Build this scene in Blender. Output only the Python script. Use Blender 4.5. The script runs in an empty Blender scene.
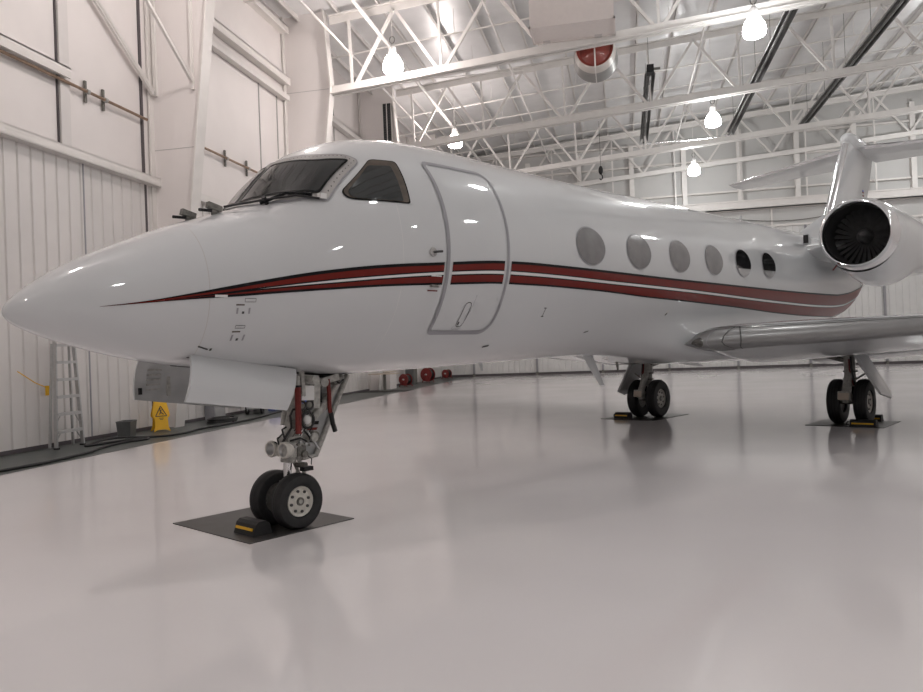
import bpy, bmesh, math, random
import numpy as np
from mathutils import Vector, Matrix
random.seed(7)
PI = math.pi
SC = bpy.context.scene
COL = SC.collection

# ------------------------------------------------------------------ materials
def mat(name, col, rough=.5, metal=0., coat=0., coat_rough=.05, var=.04, scale=6., bump=0., bscale=40., spec=.5, rvar=0.):
    m = bpy.data.materials.new(name); m.use_nodes = True
    nt = m.node_tree; N = nt.nodes; L = nt.links
    b = N['Principled BSDF']
    b.inputs['Roughness'].default_value = rough; b.inputs['Metallic'].default_value = metal
    b.inputs['Coat Weight'].default_value = coat; b.inputs['Coat Roughness'].default_value = coat_rough
    b.inputs['Specular IOR Level'].default_value = spec
    tc = N.new('ShaderNodeTexCoord')
    n = N.new('ShaderNodeTexNoise'); n.inputs['Scale'].default_value = scale; n.inputs['Detail'].default_value = 4
    L.new(tc.outputs['Object'], n.inputs['Vector'])
    r = N.new('ShaderNodeValToRGB')
    c0 = [max(0, c*(1-var)) for c in col]; c1 = [min(1, c*(1+var)) for c in col]
    r.color_ramp.elements[0].position = .3; r.color_ramp.elements[1].position = .7
    r.color_ramp.elements[0].color = (*c0, 1); r.color_ramp.elements[1].color = (*c1, 1)
    L.new(n.outputs['Fac'], r.inputs['Fac']); L.new(r.outputs['Color'], b.inputs['Base Color'])
    if rvar:
        mr = N.new('ShaderNodeMapRange'); mr.inputs['To Min'].default_value = rough-rvar; mr.inputs['To Max'].default_value = rough+rvar
        L.new(n.outputs['Fac'], mr.inputs['Value']); L.new(mr.outputs['Result'], b.inputs['Roughness'])
    if bump:
        n2 = N.new('ShaderNodeTexNoise'); n2.inputs['Scale'].default_value = bscale
        L.new(tc.outputs['Object'], n2.inputs['Vector'])
        bp = N.new('ShaderNodeBump'); bp.inputs['Strength'].default_value = bump; bp.inputs['Distance'].default_value = .01
        L.new(n2.outputs['Fac'], bp.inputs['Height']); L.new(bp.outputs['Normal'], b.inputs['Normal'])
    return m

def emit(name, col, strength):
    m = bpy.data.materials.new(name); m.use_nodes = True
    nt = m.node_tree; nt.nodes.clear()
    e = nt.nodes.new('ShaderNodeEmission'); o = nt.nodes.new('ShaderNodeOutputMaterial')
    e.inputs['Color'].default_value = (*col, 1); e.inputs['Strength'].default_value = strength
    nt.links.new(e.outputs[0], o.inputs['Surface'])
    return m

M = {}
M['paint']   = mat('white_aircraft_paint', (.585,.60,.612), .3, coat=1., coat_rough=.035, var=.012, scale=1.2, spec=.15)
M['red']     = mat('red_stripe_paint', (.15,.011,.007), .4, coat=.35, coat_rough=.05, var=.05, spec=.1)
M['black']   = mat('black_stripe_paint', (.004,.005,.006), .4, coat=.2, spec=.1, var=.05)
M['white']   = mat('white_stripe_paint', (.72,.72,.71), .25, coat=.8, var=.02)
M['seal']    = mat('grey_door_seal', (.30,.30,.32), .45, var=.04)
M['seam']    = mat('panel_seam', (.48,.47,.46), .45, var=.03)
M['mark']    = mat('dark_marking', (.05,.05,.05), .5)
M['glass']   = mat('cockpit_glass', (.012,.014,.014), .05, coat=.3, coat_rough=.01, var=.3, scale=2.5)
M['bezel']   = mat('brown_window_frame', (.075,.056,.042), .45, var=.25, scale=14)
M['frame']   = mat('bare_window_frame', (.40,.39,.38), .42, metal=.1, var=.08, scale=12)
M['shade']   = mat('cabin_window_shade', (.14,.14,.145), .2, coat=.8, coat_rough=.02, var=.16, scale=5)
M['shadelow']= mat('cabin_window_half_shade', (.34,.34,.34), .2, coat=1., var=.05)
M['dkwin']   = mat('dark_cabin_glass', (.018,.018,.019), .06, coat=1., coat_rough=.01, var=.1)
M['chrome']  = mat('polished_metal', (.78,.78,.79), .14, metal=1., var=.03)
M['alu']     = mat('brushed_aluminium', (.50,.50,.50), .4, metal=.6, var=.06, scale=20)
M['lead']    = mat('grey_leading_edge', (.25,.25,.25), .3, metal=.4, coat=.3, var=.05, scale=4)
M['gear']    = mat('gear_enamel', (.40,.395,.37), .4, coat=.2, var=.28, scale=25)
M['geardk']  = mat('grimy_gear_metal', (.17,.165,.15), .5, metal=.3, var=.35, scale=30)
M['inner']   = mat('gear_door_inside', (.42,.43,.43), .45, var=.08, scale=9)
M['rubber']  = mat('tyre_rubber', (.016,.016,.017), .62, var=.3, scale=18, bump=.15, bscale=60)
M['hub']     = mat('wheel_hub_paint', (.62,.60,.55), .4, var=.12, scale=22)
M['dark']    = mat('black_parts_and_bay_shade', (.008,.008,.009), .7)  # black parts, and the painted shade of the nose wheel bay
M['hose']    = mat('black_hose_rubber', (.012,.012,.013), .5, var=.2)
M['strap']   = mat('red_strap', (.16,.018,.014), .7, var=.2, scale=30)
M['blue']    = mat('blue_plastic', (.03,.08,.38), .4)
M['fan']     = mat('titanium_fan_blade', (.10,.10,.102), .45, metal=.2, var=.2, scale=10)
M['duct']    = mat('inlet_duct', (.03,.03,.03), .5, var=.2)
M['floor']   = mat('white_epoxy_floor', (.775,.75,.755), .105, coat=0., var=.03, scale=.4, rvar=.02, bump=.006, bscale=1.5, spec=.5)
M['strip']   = mat('dark_green_grey_walkway', (.062,.072,.068), .4, var=.12, scale=3, rvar=.05)
M['corr']    = mat('painted_corrugated_steel', (.70,.675,.66), .42, var=.03, scale=1.5)
M['corrfar'] = mat('painted_corrugated_far', (.70,.70,.69), .42, var=.03, scale=1.5)
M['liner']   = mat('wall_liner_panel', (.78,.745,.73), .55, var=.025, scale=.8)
M['linerfar']= mat('dimmed_end_wall_liner', (.56,.56,.55), .55, var=.025, scale=.8)  # darkened so the colour carries the end wall's low lighting
M['steel']   = mat('white_painted_steel', (.74,.715,.69), .45, var=.03, scale=3)
M['truss']   = mat('white_truss_paint', (.76,.74,.715), .42, var=.03, scale=3)
M['roof']    = mat('faced_roof_insulation', (.78,.78,.785), .32, metal=.12, var=.05, scale=1.2, bump=.25, bscale=2.2)
M['gap']     = mat('dark_trim_and_shadow_gap', (.09,.08,.085), .7)
M['pipe']    = mat('brown_pipe', (.30,.21,.15), .4, metal=.4, var=.15)
M['heater']  = mat('dark_heater_steel', (.15,.147,.144), .34, metal=.6, var=.25, scale=3)
M['mat']     = mat('dark_floor_plate', (.035,.033,.031), .38, var=.4, scale=5, rvar=.08)
M['yellow']  = mat('yellow_plastic', (.78,.44,.012), .4, var=.05)
M['bin']     = mat('grey_bin_plastic', (.10,.105,.105), .5, var=.1)
M['redpnt']  = mat('red_enamel', (.22,.018,.016), .35, coat=.4, var=.15)
M['drumred'] = mat('red_fan_housing', (.24,.04,.028), .3, coat=.4, var=.08)
M['drumgrey']= mat('grey_fan_housing', (.30,.295,.285), .38, metal=.2, var=.05)
M['drumlite']= mat('light_bell_mouth', (.60,.56,.52), .35, var=.05)
M['boxwhite']= mat('white_duct_panel', (.76,.70,.675), .5, var=.02)
M['wood']    = mat('beige_board', (.55,.47,.39), .55, var=.06)
M['lampcap'] = mat('lamp_ballast', (.62,.61,.60), .4, var=.05)
M['lampwarm']= emit('lit_lamp_globe_warm', (1., .898, .862), 62.)
M['lampcool']= emit('lit_lamp_globe_white', (.985, .985, .975), 44.)
M['lens']    = mat('landing_light_lens', (.035,.032,.027), .05, coat=1., coat_rough=.01, var=.5, scale=8)
M['louver']  = mat('dark_louvre', (.03,.033,.036), .5)

# ------------------------------------------------------------------ mesh builder
class MB:
    def __init__(s): s.v=[]; s.f=[]; s.m=[]; s.mats=[]
    def mi(s, m):
        if m not in s.mats: s.mats.append(m)
        return s.mats.index(m)
    def add(s, vs, fs, m):
        o=len(s.v); k=s.mi(m)
        s.v += [tuple(float(c) for c in p) for p in vs]
        for f in fs: s.f.append(tuple(i+o for i in f)); s.m.append(k)
    def box(s, c, size, m, rot=None):
        x,y,z=[d/2 for d in size]
        vs=[Vector((a*x,b*y,d*z)) for a in (-1,1) for b in (-1,1) for d in (-1,1)]
        if rot is not None: vs=[rot@v for v in vs]
        vs=[v+Vector(c) for v in vs]
        s.add(vs,[(0,1,3,2),(4,6,7,5),(0,4,5,1),(2,3,7,6),(0,2,6,4),(1,5,7,3)],m)
    def bx(s, lo, hi, m):
        s.box([(a+b)/2 for a,b in zip(lo,hi)],[abs(b-a) for a,b in zip(lo,hi)],m)
    def bar(s, p0, p1, w, h, m, up=(0,0,1)):
        p0=Vector(p0); p1=Vector(p1); d=(p1-p0); l=d.length; d.normalize()
        u=Vector(up)
        if abs(d.dot(u))>.98: u=Vector((0,1,0)) if abs(d.y)<.9 else Vector((1,0,0))
        r=d.cross(u).normalized(); u=r.cross(d)
        rot=Matrix((r,d,u)).transposed()
        s.box((p0+p1)/2,(w,l,h),m,rot)
    def cyl(s, p0, p1, r0, m, r1=None, n=20, caps=True):
        r1=r0 if r1 is None else r1
        p0=Vector(p0); p1=Vector(p1); d=(p1-p0).normalized()
        u=Vector((0,0,1)) if abs(d.z)<.9 else Vector((1,0,0))
        a=d.cross(u).normalized(); b=d.cross(a)
        vs=[]
        for p,r in ((p0,r0),(p1,r1)):
            for i in range(n):
                t=2*PI*i/n; vs.append(p+a*(r*math.cos(t))+b*(r*math.sin(t)))
        fs=[(i,(i+1)%n,n+(i+1)%n,n+i) for i in range(n)]
        if caps: fs += [tuple(range(n-1,-1,-1)),tuple(range(n,2*n))]
        s.add(vs,fs,m)
    def tube(s, pts, r, m, n=8, closed=False):
        P=[Vector(p) for p in pts]; k=len(P); vs=[]; prev=None
        for i,p in enumerate(P):
            if closed: d=(P[(i+1)%k]-P[i-1]).normalized()
            else: d=(P[min(i+1,k-1)]-P[max(i-1,0)]).normalized()
            if prev is None:
                u=Vector((0,0,1)) if abs(d.z)<.9 else Vector((1,0,0))
                a=d.cross(u).normalized()
            else: a=(prev-d*prev.dot(d)).normalized()
            prev=a; b=d.cross(a)
            for j in range(n):
                t=2*PI*j/n; vs.append(p+a*(r*math.cos(t))+b*(r*math.sin(t)))
        fs=[]
        for i in range(k if closed else k-1):
            for j in range(n):
                a0=i*n+j; a1=i*n+(j+1)%n; b0=((i+1)%k)*n+j; b1=((i+1)%k)*n+(j+1)%n
                fs.append((a0,a1,b1,b0))
        if not closed: fs += [tuple(range(n-1,-1,-1)), tuple(range((k-1)*n,k*n))]
        s.add(vs,fs,m)
    def lathe(s, prof, origin, axis, m, n=40, closed=False, mats=None):
        # prof: (along axis, radius)
        o=Vector(origin); d=Vector(axis).normalized()
        u=Vector((0,0,1)) if abs(d.z)<.9 else Vector((1,0,0))
        a=d.cross(u).normalized(); b=d.cross(a)
        vs=[o+d*x+a*(r*math.cos(2*PI*i/n))+b*(r*math.sin(2*PI*i/n)) for x,r in prof for i in range(n)]
        K=len(prof)
        for k in range(K if closed else K-1):
            k2=(k+1)%K
            mm=m if mats is None else mats[k]
            o2=len(s.v) if False else None
            fs=[(k*n+i,k*n+(i+1)%n,k2*n+(i+1)%n,k2*n+i) for i in range(n)]
            if k==0: base=len(s.v); s.v += [tuple(p) for p in vs]
            ki=s.mi(mm)
            for f in fs: s.f.append(tuple(q+base for q in f)); s.m.append(ki)
    def plate(s, poly, th, m, nrm=None):
        P=[Vector(p) for p in poly]
        n=Vector((0,0,0))
        for i in range(len(P)): n += P[i].cross(P[(i+1)%len(P)])
        n=n.normalized() if nrm is None else Vector(nrm).normalized()
        k=len(P); vs=[p+n*(th/2) for p in P]+[p-n*(th/2) for p in P]
        fs=[tuple(range(k)),tuple(range(2*k-1,k-1,-1))]+[(i,k+i,k+(i+1)%k,(i+1)%k) for i in range(k)]
        s.add(vs,fs,m)
    def ell(s, c, r, m, n=20, h=12):
        vs=[];fs=[]
        for i in range(h+1):
            ph=PI*i/h
            for j in range(n):
                t=2*PI*j/n
                vs.append((c[0]+r[0]*math.sin(ph)*math.cos(t),c[1]+r[1]*math.sin(ph)*math.sin(t),c[2]+r[2]*math.cos(ph)))
        for i in range(h):
            for j in range(n):
                fs.append((i*n+j,(i+1)*n+j,(i+1)*n+(j+1)%n,i*n+(j+1)%n))
        s.add(vs,fs,m)
    def loft(s, rings, m, caps=True, closed=True):
        n=len(rings[0]); vs=[p for r in rings for p in r]; fs=[]
        for i in range(len(rings)-1):
            for j in range(n if closed else n-1):
                fs.append((i*n+j,i*n+(j+1)%n,(i+1)*n+(j+1)%n,(i+1)*n+j))
        if caps: fs += [tuple(range(n-1,-1,-1)),tuple(range((len(rings)-1)*n,len(rings)*n))]
        s.add(vs,fs,m)
    def obj(s, name, parent=None, smooth=None, label=None):
        me=bpy.data.meshes.new(name); me.from_pydata(s.v,[],s.f); me.update()
        for m in s.mats: me.materials.append(m)
        me.polygons.foreach_set('material_index',s.m)
        bm=bmesh.new(); bm.from_mesh(me)
        bmesh.ops.remove_doubles(bm,verts=bm.verts,dist=1e-6)
        bmesh.ops.recalc_face_normals(bm,faces=bm.faces)
        bm.to_mesh(me); bm.free()
        if smooth is not None:
            me.polygons.foreach_set('use_smooth',[True]*len(me.polygons))
            me.set_sharp_from_angle(angle=math.radians(smooth))
        o=bpy.data.objects.new(name,me); COL.objects.link(o)
        if parent is not None: o.parent=parent
        if label: o['label']=label
        return o

def empty(name, loc, rz=0., label=None, cat=None, group=None):
    o=bpy.data.objects.new(name,None); COL.objects.link(o); o.location=loc; o.rotation_euler=(0,0,rz); o.empty_display_size=.3
    if label: tag(o,label,cat,group)
    return o
def tag(o,label,cat,group=None):
    o['label']=label; o['category']=cat
    if group: o['group']=group
    return o
def struct(o): o['kind']='structure'; return o
def ry(a): return Matrix.Rotation(a,3,'Y')
def rx(a): return Matrix.Rotation(a,3,'X')
def rzm(a): return Matrix.Rotation(a,3,'Z')

# ------------------------------------------------------------------ camera (hangar axes: X across, Y along the left wall)
HC=1.6857
def cam():
    wa=.2147; pi=.007; ro=.038
    f0=Vector((-math.sin(wa),math.cos(wa),0)); r0=Vector((math.cos(wa),math.sin(wa),0)); u0=Vector((0,0,1))
    f=f0*math.cos(pi)+u0*math.sin(pi); u=u0*math.cos(pi)-f0*math.sin(pi)
    r=r0*math.cos(ro)-u*math.sin(ro); up=r0*math.sin(ro)+u*math.cos(ro)
    cd=bpy.data.cameras.new('camera'); cd.sensor_fit='HORIZONTAL'; cd.sensor_width=36; cd.lens=749.7/923*36
    cd.clip_end=300
    o=bpy.data.objects.new('camera',cd); COL.objects.link(o)
    m=Matrix((r,up,-f)).transposed().to_4x4(); m.translation=(0,0,HC); o.matrix_world=m
    SC.camera=o
cam()

# ================================================================== HANGAR SHELL
XL=-11.8; XR=24.; YF=47.6; YB=-16.
def zb(x): return 11.80+.07*x      # truss bottom chord underside
def zt(x): return 14.50+.07*x      # truss top chord centre
def zroof(x): return zt(x)+.50

m=MB(); m.bx((XL-.2,YB,-.2),(XR+.2,YF+.2,0),M['floor']); struct(m.obj('floor'))
m=MB(); m.bx((XL+.02,YB+.1,.001),(-9.75,YF-.05,.006),M['strip']); o=struct(m.obj('floor_walkway'))

def corrugated(mb, axis, a0, a1, z0, z1, base, sgn, pitch, mtl, groove=.075, depth=.035, phase=0.):
    """ribbed sheet running along an axis; flat pans with narrow grooves"""
    prof=[]; a=a0+phase; prof.append((a0,0.))
    while a<a1-pitch*.5:
        prof += [(a,0.),(a+groove*.25,-depth),(a+groove*.75,-depth),(a+groove,0.)]
        a+=pitch
    prof.append((a1,0.))
    vs=[]
    for p,d in prof:
        for z in (z0,z1):
            vs.append((base+sgn*d,p,z) if axis=='Y' else (p,base+sgn*d,z))
    fs=[(2*i,2*i+2,2*i+3,2*i+1) for i in range(len(prof)-1)]
    mb.add(vs,fs,mtl)

# left wall: backing slab, corrugated wainscot, liner panels, ledge
m=MB()
m.bx((XL-.25,YB,0),(XL-.05,YF,15.2),M['liner'])
corrugated(m,'Y',YB,YF-.02,0,6.36,XL,1,.358,M['corr'],phase=.15)
m.bx((XL-.05,YB,6.36),(XL-.03,YF,14.4),M['liner'])
struct(m.obj('wall_left'))
m=MB()
m.bx((XL-.05,YB,6.24),(XL+.20,YF-.3,6.27),M['steel']); m.bx((XL+.17,YB,6.24),(XL+.20,YF-.3,6.46),M['steel']); m.bx((XL-.05,YB,6.43),(XL+.2,YF-.3,6.46),M['steel'])
struct(m.obj('trim_1'))
m=MB(); m.bx((XL,YB,0.0),(XL+.03,YF-.1,.09),M['gap']); struct(m.obj('baseboard_left'))
# liner panel joints, as shallow battens; the wide dark strips paint the column's shadow gap
for i,(y,z0,z1,wd,mt) in enumerate(((14.02,6.46,14.2,.03,'gap'),(16.95,6.46,14.1,.08,'gap'),(14.72,.05,6.24,.04,'seal'),(16.98,.05,6.24,.08,'gap'),(23.4,6.46,11.1,.02,'seam'),(24.75,6.46,11.1,.02,'seam'),(11.0,6.46,14.2,.02,'seam'),(30.2,6.46,14.2,.03,'seam'))):
    m=MB(); m.bx((XL-.04,y-wd/2,z0),(XL+.012,y+wd/2,z1),M[mt]); struct(m.obj('trim_%d'%(i+2)))
# post and girts
m=MB(); m.bx((XL-.02,14.05,6.46),(XL+.05,14.34,14.2),M['corr']); struct(m.obj('wall_post_left'))
def girt(y0,y1,z,h,d,nm='wall_girt'):
    g=MB(); g.bx((XL-.03,y0,z-h/2),(XL+d,y1,z+h/2-.03),M['steel']); g.bx((XL-.03,y0,z+h/2-.03),(XL+d+.05,y1,z+h/2),M['steel']); g.bx((XL+d,y0,z-h/2-.05),(XL+d+.05,y1,z+h/2),M['steel'])
    return struct(g.obj(nm))
girt(YB,14.2,8.10,.18,.16)
girt(17.7,25.3,11.72,.22,.25); girt(17.7,25.3,11.12,.14,.2)
girt(25.9,33.4,11.6,.2,.25); girt(25.9,33.4,9.2,.18,.2); girt(33.9,YF-.2,11.6,.2,.25); girt(33.9,YF-.2,9.2,.18,.2)
girt(17.7,25.3,13.6,.2,.25); girt(6,17.1,13.6,.2,.25)
# wall pipe with clamps
def wallpipe(y0,y1,z,clamps,label):
    t=empty('wall_pipe',(XL,y0,z),0,label,'pipe','brown pipes along the left wall')
    g=MB(); g.cyl((.10,0,0),(.10,y1-y0,0),.035,M['pipe'],n=12); g.obj('pipe_run',t,40)
    for c in clamps:
        g=MB(); g.bx((.0,c-y0-.03,-.24),(.05,c-y0+.03,.26),M['geardk']); g.cyl((.10,c-y0-.04,0),(.10,c-y0+.04,0),.055,M['gear'],n=12); g.obj('pipe_clamp',t)
wallpipe(6.,17.0,7.90,(14.85,15.45),'brown wall pipe above the ledge, left of the nearest big column')
wallpipe(17.85,25.2,7.87,(20.95,22.3),'brown wall pipe between the two big columns, above the cockpit')
# back wall (far end): corrugated door leaves below, beam, liner above
m=MB()
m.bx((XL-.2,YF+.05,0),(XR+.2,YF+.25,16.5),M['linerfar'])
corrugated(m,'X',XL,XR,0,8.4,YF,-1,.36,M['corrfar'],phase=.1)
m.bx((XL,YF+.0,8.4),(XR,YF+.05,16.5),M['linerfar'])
struct(m.obj('wall_back'))
m=MB(); m.bx((XL+.05,YF-.06,0),(XR-.05,YF-.005,.16),M['gap']); struct(m.obj('baseboard_back'))
m=MB(); m.bx((XL+.1,YF-.55,9.45),(XR-.1,YF-.0,9.52),M['steel']); m.bx((XL+.1,YF-.55,9.45),(XR-.1,YF-.5,9.95),M['steel']); m.bx((XL+.1,YF-.6,9.92),(XR-.1,YF-.0,10.0),M['steel'])
struct(m.obj('wall_beam_back'))
m=MB(); m.bx((XL+.1,YF-.12,8.38),(XR-.1,YF-.0,8.5),M['steel']); m.bx((XL+.1,YF-.08,8.5),(XR-.1,YF-.0,9.45),M['linerfar']); struct(m.obj('trim_20'))
for x in (-9.6,-5.5,-1.4,2.6,6.6,10.65,14.75,18.8):
    m=MB(); m.bx((x-.06,YF-.12,.05),(x+.06,YF-.002,8.4),M['seal']); m.bx((x-.07,YF-.14,.0),(x+.07,YF-.002,.2),M['geardk']); struct(m.obj('door_post'))
for x in (-5.6,-2.4,.8,3.9,7.1,10.3,13.4,16.5,19.6,22.6):
    m=MB(); m.bx((x-.14,YF-.32,10.0),(x+.14,YF-.29,zb(x)+2),M['truss']); m.bx((x-.02,YF-.3,10.0),(x+.02,YF-.02,zb(x)+2),M['truss']); m.bx((x-.14,YF-.04,10.0),(x+.14,YF-.01,zb(x)+2),M['truss'])
    struct(m.obj('wall_column_back'))
for z in (10.65,12.6,13.9):
    m=MB(); m.bx((XL+.1,YF-.22,z-.05),(XR-.1,YF-.0,z+.05),M['steel']); struct(m.obj('wall_girt_back'))
for x in (-4,-.1,4.9,8.8,13.1):
    m=MB(); m.bx((x-.05,YF-.2,8.5),(x+.05,YF-.02,9.45),M['steel']); struct(m.obj('wall_bracket_back'))
# right wall and rear wall complete the room
m=MB(); m.bx((XR,YB,0),(XR+.2,YF,17.5),M['liner']); struct(m.obj('wall_right'))
m=MB(); m.bx((XL-.2,YB-.2,0),(XR+.2,YB,17.5),M['corr']); struct(m.obj('wall_rear'))
# roof deck and purlins
m=MB()
xs=[XL-.2,XR+.2]
m.plate([(XL-.2,YB,zroof(XL-.2)),(XR+.2,YB,zroof(XR+.2)),(XR+.2,YF+.2,zroof(XR+.2)),(XL-.2,YF+.2,zroof(XL-.2))],.12,M['roof'])
struct(m.obj('ceiling'))
x=XL+.6
while x<XR-.3:
    m=MB(); z=zroof(x)-.07
    m.bx((x-.012,YB+.1,z-.24),(x+.012,YF-.05,z),M['truss']); m.bx((x-.012,YB+.1,z-.24),(x+.075,YF-.05,z-.22),M['truss'])
    struct(m.obj('roof_purlin')); x+=1.52

# big tapered columns on the left wall
def column(y, nm):
    fx=lambda z: -11.35+.12*min(z,11.4)-(.0 if z<11.4 else .075*(z-11.4))
    zs=(0,3,6.3,9.,11.4,zroof(-10.5)-.1)
    t=MB()
    # web facing the camera, outer and inner flange
    for i in range(len(zs)-1):
        a,b=zs[i],zs[i+1]
        t.plate([(XL+.0,y,a),(fx(a),y,a),(fx(b),y,b),(XL+.0,y,b)],.05,M['liner'],(0,1,0))
        t.plate([(fx(a),y-.2,a),(fx(a),y+.2,a),(fx(b),y+.2,b),(fx(b),y-.2,b)],.05,M['steel'],(1,0,0))
    t.bx((XL,y-.2,0),(XL+.05,y+.2,zs[-1]),M['steel'])
    for zz in (7.2,11.35):
        t.bx((XL,y-.03,zz-.01),(fx(zz),y+.0-.024,zz+.01),M['seam'])
    return struct(t.obj(nm))
YT=(-7.,1.2,9.3,17.4,25.5,33.6,41.7)
for y in YT: column(y,'wall_column_left')

# portal braces between columns on the left wall
for x,dy,s in ((-11.68,0,.09),(-11.68,-.75,.07),(-10.55,1.5,.07)):
    m=MB(); m.bar((x,17.25,8.7+.1*dy),(x,9.6,14.2+.1*dy),s,s,M['truss']); struct(m.obj('wall_brace_left'))
m=MB(); m.bx((-10.60,17.28,8.65),(-10.53,17.36,13.6),M['truss']); struct(m.obj('wall_brace_left'))
m=MB(); m.bx((-11.70,17.30,8.6),(-11.60,17.37,13.6),M['truss']); struct(m.obj('wall_brace_left'))

# trusses
ORD={17.4:'nearest',25.5:'second',33.6:'third',41.7:'fourth',9.3:'x',1.2:'y',-7.:'z',47.15:'last'}
def truss(y,label):
    t=empty('roof_truss',(XL,y,0),0,label,'roof truss','white trusses spanning the hangar roof')
    X0=-10.0-XL; X1=XR-.1-XL
    Z=lambda X:zb(X+XL); T=lambda X:zt(X+XL)
    g=MB()
    for side in (-1,1):
        g.bar((X0,side*.07,Z(X0)+.16),(X1,side*.07,Z(X1)+.16),.025,.28,M['truss'])
        g.bar((X0,side*.135,Z(X0)+.02),(X1,side*.135,Z(X1)+.02),.15,.03,M['truss'])
    g.obj('bottom_chord',t)
    g=MB(); g.bar((X0,0,T(X0)+.16),(X1,0,T(X1)+.16),.24,.03,M['truss']); g.bar((X0,0,T(X0)),(X1,0,T(X1)),.04,.26,M['truss']); g.obj('top_chord',t)
    nb=[-9.2-XL,-5.9-XL]; 
    while nb[-1]+3.7<X1: nb.append(nb[-1]+3.7)
    for i,X in enumerate(nb):
        g=MB(); g.bar((X,0,Z(X)+.2),(X-.06,0,T(X)),.09,.10,M['truss'],(0,1,0)); g.obj('vertical_web',t)
        if i+1<len(nb):
            xm=(X+nb[i+1])/2
            for a in (X+.12,nb[i+1]-.12):
                g=MB(); g.bar((a,0,Z(a)+.2),(xm,0,T(xm)-.05),.105,.11,M['truss'],(0,1,0)); g.obj('diagonal_web',t)
    return t
truss(17.4,'white roof truss nearest the camera, at the first big column')
truss(25.5,'white roof truss joining the column behind the cockpit roof, under the white duct box')
truss(33.6,'white roof truss one bay behind the duct box truss')
truss(41.7,'white roof truss nearest the end wall, its chord just above the tail')
m=MB()
y=YF-.45
for side in (-1,):
    m.bar((XL+.3,y,zb(XL)+.15),(XR-.1,y,zb(XR)+.15),.2,.26,M['truss']); 
struct(m.obj('wall_chord_back'))
nb=[-9.2,-5.9]
while nb[-1]+3.7<XR: nb.append(nb[-1]+3.7)
for i in range(len(nb)-1):
    xm=(nb[i]+nb[i+1])/2
    m=MB()
    for a in (nb[i],nb[i+1]): m.bar((a,y,zb(a)+.2),(xm,y,zt(xm)),.10,.10,M['truss'],(0,1,0))
    m.bar((xm,y,10.0),(xm,y,zt(xm)),.08,.08,M['truss'],(0,1,0))
    struct(m.obj('wall_brace_back'))
m=MB(); m.bar((XL+.3,y,zt(XL)),(XR-.1,y,zt(XR)),.2,.26,M['truss']); struct(m.obj('wall_chord_back'))

# pipes up in the roof
k=0
YS=(19.4,22.6,27.4,30.9,35.4,38.9,43.2,45.6)
SL=['white sprinkler pipe across the roof just past the nearest truss','white sprinkler pipe across the roof in front of the duct box','white sprinkler pipe across the roof behind the fan drum','white sprinkler pipe across the roof ahead of the third truss','white sprinkler pipe across the roof just past the third truss','white sprinkler pipe across the roof ahead of the fourth truss','white sprinkler pipe across the roof just past the fourth truss','white sprinkler pipe across the roof closest to the end wall']
for yy,lb in zip(YS,SL):
    t=empty('sprinkler_pipe',(XL,yy,0),0,lb,'pipe','sprinkler pipes across the roof')
    off=.75 if k%2 else 1.0
    g=MB(); X1=XR-.05-XL; g.cyl((.02,0,zroof(XL)-off),(X1,0,zroof(XR)-off),.035,M['truss'],n=8); g.obj('pipe_run',t,60)
    for X in range(2,34,4):
        g=MB(); g.cyl((X,0,zroof(XL+X)-off),(X,0,zroof(XL+X)-.08),.012,M['truss'],n=6); g.obj('hanger_rod',t)
    k+=1
for x,z,lb in ((-8.05,13.0,'white conduit running down the roof over the left row of lamps'),(-9.3,12.6,'white conduit down the roof nearest the left wall columns'),(-4.2,13.4,'white conduit down the roof right of the left lamp row'),(3.4,13.6,'white conduit down the roof beside the right row of lamps'),(12.5,14.2,'white conduit down the roof right of both dark heaters')):
    g=MB(); g.cyl((x,YB+.1,z),(x,YF-.02,z),.075 if x==-8.05 else .045,M['truss'],n=8); tag(g.obj('roof_conduit',None,60),lb,'conduit','conduits running down the roof')
# sway rods
for i,(x0,y0,x1,y1,lb) in enumerate(((-9.8,17.4,-4.,25.5,'thin white cross rod sloping from the nearest column to the second truss'),(-9.8,25.5,-4.,33.6,'thin white cross rod sloping from the second column to the third truss'),(-9.8,33.6,-4.2,41.7,'thin white cross rod sloping from the third column to the fourth truss'))):
    g=MB(); g.cyl((x0,y0,zb(x0)+.3),(x1,y1,zt(x1)),.022,M['truss'],n=8); tag(g.obj('sway_rod',None,60),lb,'brace rod','roof sway rods')

# ------------------------------------------------------------------ high bay lamps
def lamp(x,y,z,kind,label):
    t=empty('high_bay_lamp',(x,y,z),0,label,'ceiling lamp','white high bay lamps')
    g=MB(); pr=[(-.36,.001),(-.345,.20),(-.29,.31),(-.17,.345),(-.0,.32),(.12,.26),(.22,.20),(.26,.15)]
    g.lathe(pr,(0,0,0),(0,0,1),M[kind],n=20); g.obj('globe',t,50)
    g=MB(); g.cyl((0,0,.24),(0,0,.52),.13,M['lampcap'],n=16); g.cyl((0,0,.52),(0,0,.60),.07,M['lampcap'],n=12); g.obj('ballast',t,40)
    g=MB(); top=zroof(x)-z-.1
    g.cyl((0,0,.62),(0,0,top),.014,M['truss'],n=6)
    ring=[(.09*math.cos(a*PI/8),0,.78+.12*math.sin(a*PI/8)) for a in range(16)]
    g.tube(ring,.013,M['geardk'],6,True); g.obj('hanging_cord',t)
    return t
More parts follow.
